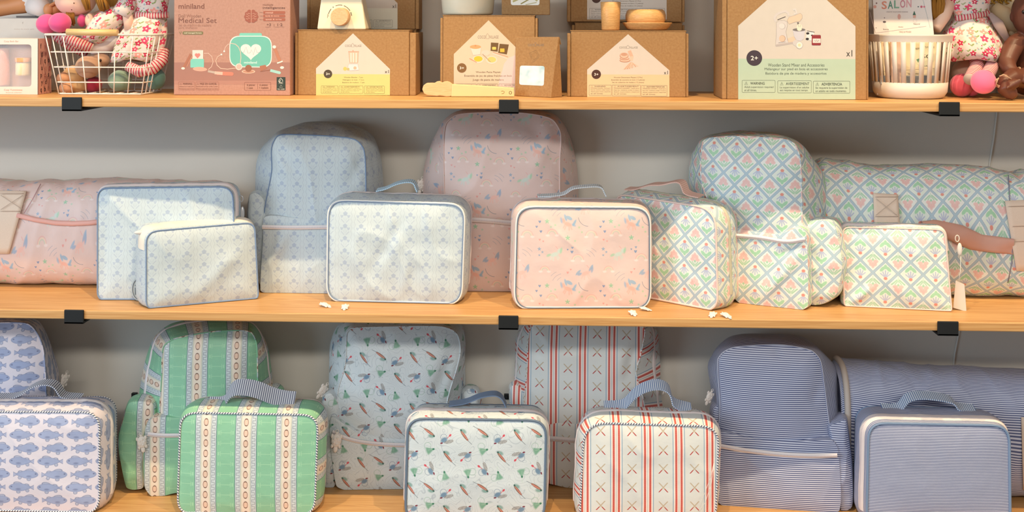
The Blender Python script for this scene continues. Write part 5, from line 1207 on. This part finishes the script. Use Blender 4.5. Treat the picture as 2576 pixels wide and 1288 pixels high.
for i in range(5): sk.tube([Lp(124+i*2.2, 18-i*1.4, .155, o0), Lp(128+i*2.6, 11-i*1.2, .153, o0)], [.0032, .0026], 8)
sk.build('doll_body', m_skin, t, True)
s_ = MB(); s_.ball(Lp(92, 2, .205, o0), (.030, .028, .032), fn=lambda p, d: p*(1+0.05*math.sin(9*d.x+5*d.z))); s_.tube([Lp(90, 10, .185, o0), Lp(110, 24, .175, o0), Lp(118, 34, .172, o0)], [.024, .017, .009], 16); s_.build('doll_shirt', m_shirt, t, True)
MB().box(-0.04, 0.03, 0.0, 0.03, 0.0002, 0.004).build('doll_blanket', material('grey_felt', '6f6a68', 0.9), t)
# ------------------------------------------------------------------ wire basket
m_wire = material('white_wire', 'ebe3da', 0.4)
Yw = G(250, 239, ST).y; o0 = Vector((W(250, 239, Yw).x, Yw, ST)); t = empty('wire_basket', o0, 0, 'white wire basket with a wooden handle holding dolls and soft toys', 'basket')
bx0, bx1 = W(148, 238, Yw).x-o0.x, W(356, 238, Yw).x-o0.x; tx0, tx1 = W(121, 87, Yw).x-o0.x, W(384, 87, Yw).x-o0.x; zt = W(250, 87, Yw).z; zb = 0.0022
bd, td0, td1 = 0.105, -0.012, 0.125
def wp(u, s_, z):      # point on the slanted walls: side s 0 front, 1 right, 2 back, 3 left
    f = (z-zb)/(zt-zb); X0 = bx0+(tx0-bx0)*f; X1 = bx1+(tx1-bx1)*f; Y0 = td0*f; Y1 = bd+(td1-bd)*f
    return Vector([(X0+(X1-X0)*u, Y0, z), (X1, Y0+(Y1-Y0)*u, z), (X0+(X1-X0)*u, Y1, z), (X0, Y0+(Y1-Y0)*u, z)][s_])
m = MB(); r_ = 0.00115
def loop(z, r): m.tube([wp(0.02, 0, z), wp(.98, 0, z), wp(.05, 1, z), wp(.95, 1, z), wp(.98, 2, z), wp(.02, 2, z), wp(.95, 3, z), wp(.05, 3, z)], r, 6, closed=True)
for py, r in ((238, .0015), (207, r_), (169, r_), (131, r_)): loop(max(W(250, py, Yw).z, zb), r)
zs = W(250, 131, Yw).z
for i in range(7):
    u = i/6; m.tube([wp(u, 0, zt if i not in (2, 3, 4) else zs), wp(u, 0, zb)], r_, 6); m.tube([wp(u, 2, zt if i not in (2, 3, 4) else zs), wp(u, 2, zb)], r_, 6)
    m.tube([wp(u, 0, zb), wp(u, 2, zb)], r_, 5)
for i in range(1, 5):
    u = i/5; m.tube([wp(u, 1, zt), wp(u, 1, zb)], r_, 6); m.tube([wp(u, 3, zt), wp(u, 3, zb)], r_, 6)
m.build('basket_frame', m_wire, t, True)
m = MB(); m.tube([wp(0, 0, zt), wp(1, 0, zt), wp(1, 1, zt), wp(1, 2, zt), wp(0, 2, zt), wp(1, 3, zt)][:5], .0022, 8, closed=False); m.tube([wp(0, 2, zt), wp(0, 0, zt)], .0022, 8); m.build('basket_rim', m_wire, t, True)
h0, h1 = W(176, 80, Yw)-o0, W(303, 82, Yw)-o0; h0.y = h1.y = wp(0, 0, zt).y-0.0015
m = MB(); m.tube([h0, h1], .0062, 18); hd = m.build('wooden_handle', material('handle_wood', c_wood('e8c68e', 'd3a768', 8, 40), 0.4), t); [setattr(p, 'use_smooth', len(p.vertices) < 10) for p in hd.data.polygons]
# contents
m_pinkshoe = material('pink_velour', 'e0508c', 0.85, sheen=0.4); m_dress = material('floral_cotton', c_flowers, 0.8, bump=(50, 0.3, 2)); m_sock = material('striped_sock', c_sock, 0.85)
m_face = material('doll_cloth_skin', 'efc9b2', 0.8); m_yarn = material('tan_yarn', lambda: mixc('a9762c', '7d5218', noisec(1, 2, coords(scale=(400, 400, 30)))), 0.85)
def tubeuv(m, path, r, n=18, mi=0): m.tube(path, r, n, mi)
o1 = Vector((W(200, 150, .16).x, .16, 0.012)); t = empty('rag_doll', o1, 0, 'rag doll with pink shoes and striped legs, leaning out of the wire basket', 'doll')
def q(px, py, Y): return W(px, py, Y)-o1
m = MB(); m.ball(q(190, -2, .15), (.040, .034, .034)); m.ball(q(262, 70, .17), (.036, .022, .036)); m.ball(q(225, 52, .135), (.0085, .0085, .014)); m.tube([q(232, 40, .15), q(226, 60, .137)], [.010, .009], 12); m.build('doll_body', m_face, t, True)
for (px, py, Y) in ((119, 60, .125), (151, 57, .105)):
    m = MB(); m.ball(q(px, py, Y), (.021, .021, .0192)); m.build('shoe', m_pinkshoe, t, True, label='pink velour shoe')
m = MB(); m.ball(q(206, 52, .14), (.009, .009, .0125)); m.build('mitten', m_pinkshoe, t, True, label='pink mitten')
for (a_, b_, c_, Y) in (((150, 88), (185, 103), (232, 122), .115), ((140, 92), (170, 112), (220, 134), .14)):
    m = MB(); m.tube([q(*a_, Y), q(*b_, Y), q(*c_, Y+.01)], [.0085, .0095, .0105], 20); m.build('leg', m_sock, t, True, label='striped stocking leg')
m = MB(); m.tube([q(225, 122, .135), q(258, 112, .15), q(292, 96, .165)], [.012, .018, .02], 20); m.build('bloomers', material('white_cotton', 'eee6e6', 0.8), t, True)
m = MB(); m.tube([q(215, 98, .14), q(240, 86, .135), q(262, 62, .135), q(285, 45, .145), q(300, 40, .16)], [.013, .022, .025, .024, .02], 28); m.build('dress', m_dress, t, True)
m = MB(); rnd = random.Random(3)
for (bx, by, tx, ty, Y) in ((212, -20, 222, 24, .118), (240, -24, 256, 26, .12), (252, -16, 268, 22, .122)):
    for k in range(9):
        a_, d_ = rnd.uniform(-8, 8), rnd.uniform(-.005, .005); m.tube([q(bx+a_, by, Y+d_), q((bx+tx)/2+a_*1.3, (by+ty)/2, Y+d_-.003), q(tx+a_*.8, ty+rnd.uniform(-3, 3), Y+d_)], [.0016, .002, .0019], 6)
for k in range(7): m.tube([q(166+k*2.5, 5, .135), q(168+k*2.8, 35, .13), q(172+k*2.6, 64+rnd.uniform(-4, 4), .135)], .0019, 6)
m.build('hair', m_yarn, t, True)
a = Art(Frame(0, at=(0, 0)), 0); 
fc = MB()
for (px, py) in ((186, 8), (180, 24)): fc.ball(q(px, py, .1165 if py < 20 else .124), (.0012, .0008, .0016), nu=8, nv=6)
fc.build('face_features', pmat('5a3a34'), t, True)
o2 = Vector((W(370, 150, .17).x, .17, 0.012)); t = empty('rag_doll', o2, 0, 'rag doll in a red floral dress at the right side of the wire basket', 'doll')
def q(px, py, Y): return W(px, py, Y)-o2
def gown(t, q, rings, mat, name='dress', n=48, fl=0.06, seed=0):
    V = []; U = []
    for j, (cx, cy, rx, Y, ry) in enumerate(rings):
        c_ = q(cx, cy, Y)
        for i in range(n):
            a_ = 2*PI*i/n; f = 1+fl*(j/(len(rings)-1))*math.sin(a_*7+seed+j*.3); V.append(c_+Vector((rx*math.cos(a_)*f, ry*math.sin(a_)*f, 0.004*math.sin(a_*3+seed)*(j/(len(rings)-1))))); U.append((((a_-1.5*PI+PI) % (2*PI)-PI)*(rx+ry)*0.5, c_.z))
    F = [(j*n+i, j*n+(i+1) % n, (j+1)*n+(i+1) % n, (j+1)*n+i)[::-1] for j in range(len(rings)-1) for i in range(n)]+[tuple(range(n)), tuple((len(rings)-1)*n+i for i in range(n))[::-1]]
    return mk(name, V, F, mat, t, U)
gown(t, q, [(385, -30, .018, .165, .014), (382, -5, .034, .16, .02), (380, 18, .032, .158, .02), (380, 35, .030, .158, .019), (372, 52, .036, .155, .024), (362, 80, .044, .15, .03), (354, 110, .047, .148, .032), (345, 140, .046, .148, .032), (340, 152, .044, .15, .03)], m_dress, fl=.1)
m = MB(); m.tube([q(340, 37, .139), q(380, 40, .135), q(425, 37, .14)], [.006, .006, .006], 12, flat=.5); m.build('belt', m_sock, t, True, label='red striped sash')
m = MB(); m.tube([q(412, 126, .15), q(408, 150, .14), q(385, 172, .13), q(350, 180, .125), q(322, 166, .13)], [.011, .012, .012, .0115, .010], 20); m.build('leg', m_sock, t, True, label='striped stocking leg')
m = MB(); m.ball(q(392, -62, .16), (.042, .038, .04)); m.tube([q(330, 10, .15), q(322, 40, .14), q(325, 75, .135)], [.012, .0105, .009], 14); m.build('doll_body', m_face, t, True)
m = MB(); m.tube([q(326, -8, .155), q(318, 18, .145), q(305, 40, .14)], [.016, .02, .022], 18); m.build('sleeve', m_dress, t, True)
m = MB()
for k in range(12): m.tube([q(268+k*3.2, -30, .17), q(275+k*3, 5, .165), q(283+k*2.6, 32+(k % 3)*2, .165)], .0021, 6)
m.build('hair', m_yarn, t, True)
def plush(label, px, py, r, Y, h, name='plush_ball', ry=None):
    p = W(px, py, Y); m = MB(); m.ball((0, 0, 0), (r, min(r, .024), ry or r), nu=28, nv=18, fn=lambda p_, d: p_*(1+.02*math.sin(6*d.x+3*d.z)))
    ob = m.build(name, material('velour_'+h, h, 0.9, sheen=0.3), None, True); ob.location = p; return meta(ob, label, 'soft ball')
plush('sage green plush ball at the front of the wire basket', 302, 203, .0225, .135, '7d9480', ry=.0205)
plush('dark teal plush ball at the right end of the wire basket', 392, 198, .0190, .150, '50766f', ry=.0215)
plush('deep red plush ball between the tan toy and the sage ball', 236, 213, .0165, .150, '9c1f34', ry=.0165)
o3 = Vector((W(190, 236, .13).x, .13, 0.004)); t = empty('plush_animal', o3, 0, 'tan and taupe plush animal curled in the left of the wire basket', 'soft toy')
def q(px, py, Y): return W(px, py, Y)-o3
m = MB(); m.ball(q(222, 168, .128), (.0245, .022, .022)); m.ball(q(250, 152, .15), (.020, .018, .016)); m.build('head', material('taupe_plush', 'b08a70', 0.9, sheen=.3), t, True)
m = MB(); m.ball(q(186, 190, .135), (.022, .02, .020)); m.ball(q(192, 214, .14), (.024, .02, .017)); m.build('body', material('tan_plush', 'bd9568', 0.9, sheen=.3), t, True)
for (px, py) in ((168, 221), (162, 196)):
    m = MB(); m.ball(q(px, py, .122), (.0145, .014, .012)); m.build('paw', material('peach_plush', 'c99470', 0.9), t, True)
m = MB(); m.ball(q(253, 152, .1315), (.0022, .0015, .003)); m.build('eye', pmat('2a1c18'), t, True)
# ------------------------------------------------------------------ white slatted basket with books
m_bask = material('white_plastic', 'dacfc2', 0.45)
R0 = (W(2391, 87, .16).x-W(2187, 87, .16).x)/2; Yk = G(2288, 251, ST).y+R0*0.86; X = W(2289, 87, Yk).x
t = empty('slatted_basket', (X, Yk, ST), 0, 'round white plastic basket with vertical slots holding picture books', 'basket')
zt = W(2289, 87, Yk-R0).z; z1 = W(2289, 106, Yk-R0).z; z2 = W(2289, 210, Yk-R0).z
rz = lambda z: R0*(0.86+0.14*(z/zt))
m = MB(); m.lathe((0, 0, 0), [(0.0001, .0004), (R0*.74, .0004), (R0*.80, .003), (rz(.012), .012), (rz(z2), z2), (rz(z2)-.002, z2), (rz(.012)-.0025, .012), (R0*.74, .0035), (.0001, .0030)], 84)
m.lathe((0, 0, 0), [(rz(z1), z1), (rz(zt), zt-.003), (rz(zt)+.0012, zt), (rz(zt)-.0022, zt), (rz(z1)-.002, z1), (rz(z1), z1)], 84)
ns = 28
for i in range(ns):
    a0 = 2*PI*(i-.28)/ns; a1 = 2*PI*(i+.28)/ns; V = []
    for z in (z2-.001, z1+.001):
        for rr_, aa in ((rz(z), a0), (rz(z), a1), (rz(z)-.002, a1), (rz(z)-.002, a0)): V.append((rr_*math.cos(aa), rr_*math.sin(aa), z))
    m.add(V, [(0, 1, 5, 4), (1, 2, 6, 5), (2, 3, 7, 6), (3, 0, 4, 7), (3, 2, 1, 0), (4, 5, 6, 7)])
m.build('basket_body', m_bask, t, True)
bk = t
m_gl = material('glossy_cover', lambda: mixc('ddd8dc', 'e6dcd0', noisec(8, 2, coords())), 0.18, coat=.5)
def book(label, pts, Y, k, mat, th=.006, z0=.005):
    fr = Frame(z0, at=(W(pts[3][0]*.5+pts[2][0]*.5, 200, Y).x, Y), k=k); t = fr.root('picture_book', label, 'book')
    P = [fr.L(a_, b_) for a_, b_ in pts]
    for p_ in P[2:]: p_.y -= k*(p_.z-.0005); p_.z = .0005
    B = [p_+Vector((0, th, 0)) for p_ in P]
    MB().add(P+B, [(3, 2, 1, 0), (4, 5, 6, 7), (0, 1, 5, 4), (1, 2, 6, 5), (2, 3, 7, 6), (3, 0, 4, 7)]).build('cover', mat, t, bevel=.0008); return t, fr
t, fr = book('glossy pale picture book titled SALON, sticking out of the white basket', [(2193, -46), (2338, -46), (2362, 200), (2206, 210)], Yk-.012, .10, m_gl)
a = Art(fr, 0, .0006)
for i, (ch, h_) in enumerate(zip('SALON', ('d8907c', '5f9484', '7fae9a', 'c98a9c', 'd8a0a8'))): a.text(ch, 2218+i*15.5, 3-i*1.1, 2231+i*15.5, 23-i*1.1, h_, .04)
a.text('NAIL', 2224, -24, 2286, -4, 'd88a8a', .04).text('CREATE YOUR OWN DESIGNS', 2230, 28.5, 2284, 31.5, '8a7c80')
a.line([(2203, 83), (2330, 66)], .8, 'b09ca0').line([(2188, 30), (2203, 84)], .8, 'b09ca0').line([(2322, 0), (2340, 70)], .8, '9fb0b8')
for (x, y, h_, r) in ((2205, 8, '8a6a6a', 2), (2201, 17, 'dca69a', 4), (2318, 17, 'c9687c', 3), (2310, 17, '4a5a60', 1.6), (2325, 17, 'd87a8c', 2.4), (2204, 70, '6a5a58', 1)): a.disc(x, y, r, h_)
a.poly([(2300, 27), (2296, 38), (2304, 38)], '3f6a5a').rect(2297, 38, 2304, 45, 'd8a89a').disc(2302, 52, 5, 'c9c0c0').disc(2302, 52, 4.2, 'ddd6d4').text('Natural', 2298, 58, 2314, 62, '7a6a66').text('Beauty', 2222, 72, 2236, 76, '7a6a66').text('Shades', 2260, 66, 2272, 69, '9a8a86')
a.disc(2262, 42, 4, 'd8a8a0', 7).disc(2225, 55, 4, '5a5054', 2.4).disc(2225, 45, 1.4, '8a7c80').text('NAILS & POLISH', 2262, 78, 2292, 82, 'a88a80'); a.done('cover_print', t)
t, fr = book('cream activity book with a round 50 badge, behind the slots of the white basket', [(2212, 92), (2362, 100), (2346, 212), (2230, 212)], Yk-.032, .06, material('cream_cover', 'ead9b8', 0.5))
a = Art(fr, 0, .0006); a.disc(2325, 142, 26, 'dcd8bc').text('50', 2319, 137, 2340, 147, '3a3530', .02).text('INSPIRING', 2302, 120, 2326, 125, '3a3530').text('PLAY IDEAS', 2326, 116, 2350, 121, '3a3530').text('TO MAKE', 2320, 164, 2342, 168, '3a3530')
a.rect(2215, 190, 2352, 211, '8d9094').line([(2215, 180), (2350, 172)], .9, 'b0a48c').poly([(2266, 135), (2272, 128), (2274, 140), (2268, 150)], '4a4844').poly([(2305, 150), (2314, 146), (2310, 158)], '5f8a70').rect(2222, 108, 2232, 116, 'd07a6a').line([(2255, 110), (2262, 116)], 1, '8a8070').text('MAKE IT YOURSELF', 2284, 184, 2312, 188, '5a5048'); a.done('cover_print', t)
t, fr = book('blush picture book at the left inside the white basket', [(2240, 96), (2268, 92), (2266, 212), (2242, 212)], Yk-.041, .05, material('blush_cover', 'e6c2ae', 0.5), th=.004)
# ------------------------------------------------------------------ dolls at the right end
Yr = .17; o4 = Vector((W(2450, 235, Yr).x, Yr, 0)); t = empty('rag_doll', o4, 0, 'rag doll in a floral dress with pink shoes, right of the white basket', 'doll')
def q(px, py, Y): return W(px, py, Y)-o4
gown(t, q, [(2440, -40, .02, .19, .018), (2438, -12, .042, .185, .026), (2436, 12, .040, .18, .026), (2440, 34, .032, .178, .025), (2444, 46, .032, .175, .026), (2440, 70, .044, .17, .036), (2440, 100, .054, .165, .045), (2447, 130, .055, .16, .05), (2450, 150, .046, .16, .046)], m_dress, fl=.06, seed=1)
m = MB(); m.tube([q(2404, 46, .152), q(2440, 42, .146), q(2490, 33, .152)], .0055, 12, flat=.45); m.build('belt', m_sock, t, True, label='red striped sash')
m = MB(); m.ball(q(2445, 186, .20), (.038, .036, .036)); m.ball(q(2430, -75, .19), (.045, .04, .042)); m.tube([q(2386, 8, .175), q(2372, 40, .165), q(2352, 72, .155)], [.0135, .014, .012], 16); m.build('doll_body', m_face, t, True)
for i, (a_, b_, c_, Ya, Yb) in enumerate((((2452, 140), (2458, 168), (2440, 200), .16, .10), ((2498, 130), (2497, 165), (2480, 195), .16, .10))):
    m = MB(); m.tube([q(*a_, Ya), q(*b_, .14), q(*c_, Yb)], [.013, .013, .012], 20); m.build('leg', m_sock, t, True, label='striped stocking leg')
m_ps2 = material('coral_pink_velour', 'e8647c', 0.9, sheen=.4)
gs = G(2418, 246, ST); pp = W(2419, 213, gs.y+.015)-o4; pp.z = .0222+.0008
m = MB(); m.ball(pp, (.0215, .02, .0222), nu=28, nv=18); m.ball(pp+Vector((.020, .004, -.010)), (.014, .012, .0115)); m.build('shoe', m_ps2, t, True, label='coral pink velour shoe')
m = MB(); m.ball(q(2474, 206, .075), (.0228, .02, .0222), nu=28, nv=18); m.build('shoe', material('bright_pink_velour', 'ec7096', 0.9, sheen=.4), t, True, label='pink velour shoe')
m = MB(); rnd = random.Random(8)
for k in range(16):
    a_ = rnd.uniform(-14, 14); m.tube([q(2358+a_, -20, .16+rnd.uniform(-.01, .01)), q(2360+a_*1.1, 10, .155), q(2358+a_*.9, 34, .155), q(2356+a_*.5, 46+rnd.uniform(-3, 3), .155)], .0021, 6)
m.build('hair', m_yarn, t, True)
m = MB(); m.tube([q(2490, 34, .15), q(2512, 60, .145), q(2534, 100, .145)], [.004, .010, .006], 12, flat=.35); m.build('sash_tail', material('taupe_ribbon', 'a08a84', 0.7), t, True)
o5 = Vector((W(2540, 180, .235).x, .235, 0)); t = empty('rag_doll', o5, 0, 'cream cloth doll with curly yellow yarn hair, behind the brown baby doll', 'doll')
def q(px, py, Y): return W(px, py, Y)-o5
m = MB(); m.ball(q(2556, 140, .25), (.036, .028, .062)); m.tube([q(2556, 100, .245), q(2540, 40, .235), q(2500, 20, .228)], [.02, .02, .012], 14); m.tube([q(2540, 40, .235), q(2540, -10, .235)], .018, 12); m.tube([q(2500, 18, .225), q(2524, 36, .215), q(2545, 60, .21), q(2556, 78, .208)], [.012, .0165, .015, .0115], 18); m.ball(q(2560, 80, .206), (.0095, .008, .008)); m.ball(q(2546, 83, .206), (.006, .006, .0065)); m.ball(q(2540, -40, .235), (.04, .035, .036)); m.build('doll_body', material('cream_cloth', 'e6d2ac', 0.85), t, True)
m = MB(); rnd = random.Random(4)
for k in range(46):
    c_ = q(2480+rnd.uniform(0, 66), 2+rnd.uniform(-14, 5)-abs(rnd.gauss(0, 3)), .215+rnd.uniform(-.01, .01)); m.tube([c_+Vector((.0042*math.cos(s_), .002*s_*.3, .0042*math.sin(s_))) for s_ in np.linspace(0, 5, 9)], .0012, 5)
m.build('hair', material('yellow_curls', 'b98f33', 0.85), t, True)
# brown baby doll
m_br = material('doll_skin_brown', lambda: mixc('6c4030', '5c3527', noisec(25, 2, coords())), 0.42, spec=.45)
Yd = .13; o6 = Vector((W(2600, 248, Yd).x, Yd, 0)); t = empty('baby_doll', o6, 0, 'brown-skinned vinyl baby doll with string bracelets, sitting at the far right', 'doll')
def q(px, py, Y): return W(px, py, Y)-o6
def fskin(p, d): return p
bm_v = MB()
bm_v.ball(q(2606, 34, .145), (.044, .042, .049), nu=32, nv=22); bm_v.ball(q(2550, 42, .150), (.0075, .006, .0115), nu=14, nv=10); bm_v.ball(q(2588, 52, .105), (.006, .006, .005)); bm_v.ball(q(2590, 72, .112), (.010, .006, .004))
bm_v.ball(q(2606, 150, .16), (.038, .03, .058), nu=28, nv=18); bm_v.ball(q(2600, 206, .15), (.044, .035, .028), nu=28, nv=18)
bm_v.tube([q(2570, 100, .15), q(2552, 112, .145), q(2540, 135, .135), q(2532, 158, .125), q(2540, 174, .11), q(2556, 188, .095), q(2568, 192, .088)], [.017, .0185, .0175, .0165, .0135, .0095, .0085], 22)
bm_v.ball(q(2573, 197, .085), (.0115, .009, .0095), nu=18, nv=12)
for i in range(5): bm_v.tube([q(2576+i*1.2, 192+i*3.0, .079), q(2583-i*.5, 197+i*2.6, .075), q(2580-i*1.2, 203+i*2, .073)], [.0035, .0033, .0028], 8)
bm_v.tube([q(2610, 212, .13), q(2580, 196, .105), q(2545, 196, .085), q(2528, 206, .075), q(2530, 222, .070), q(2545, 237, .066), q(2554, 246, .062)], [.022, .020, .0165, .0135, .0155, .0125, .0065], 22)
bm_v.tube([q(2535, 226, .064), q(2545, 212, .058), q(2560, 207, .056)], [.008, .010, .0085], 14)
for i in range(5): bm_v.ball(q(2534+i*7.5, 221-i*4.2, .0505), (.0026+.0005*i, .0034, .0036+.0004*i), nu=10, nv=8)
ob = bm_v.build('doll_body', m_br, t, True); md = ob.modifiers.new('remesh', 'REMESH'); md.mode = 'VOXEL'; md.voxel_size = .0016; md.use_smooth_shade = True; ms = ob.modifiers.new('smooth', 'SMOOTH'); ms.iterations = 6; ms.factor = .6
eyb = MB(); eyb.ball(q(2576, 30, .1095), (.0042, .003, .0042)); eyb.ball(q(2606, 30, .1035), (.0042, .003, .0042)); eyb.build('eyes', material('doll_eye', '20140f', 0.2), t, True)
m_str = material('jute_string', 'd0a888', 0.85)
m = MB(); cc = q(2551, 184, .100); m.tube([cc+Vector((.0125*math.cos(s_)*.8, .0125*math.sin(s_), .0125*math.cos(s_)*.85)) for s_ in np.linspace(0, 2*PI, 25)[:-1]], .0012, 6, closed=True); m.build('wrist_string', m_str, t, True)
m = MB()
for k in range(3): cc = q(2528, 205+k*2, .077); m.tube([cc+Vector((.0165*math.cos(s_), .0165*math.sin(s_), .006*math.sin(s_)+.005*math.cos(s_))) for s_ in np.linspace(0, 2*PI, 25)[:-1]], .0012, 6, closed=True)
for (a_, b_) in (((2512, 196), (2506, 214)), ((2514, 192), (2534, 190)), ((2512, 198), (2503, 206)), ((2520, 190), (2545, 200))): m.tube([q(*a_, .06), q((a_[0]+b_[0])/2, (a_[1]+b_[1])/2-3, .056), q(*b_, .06)], .0011, 6)
m.build('ankle_string', m_str, t, True)
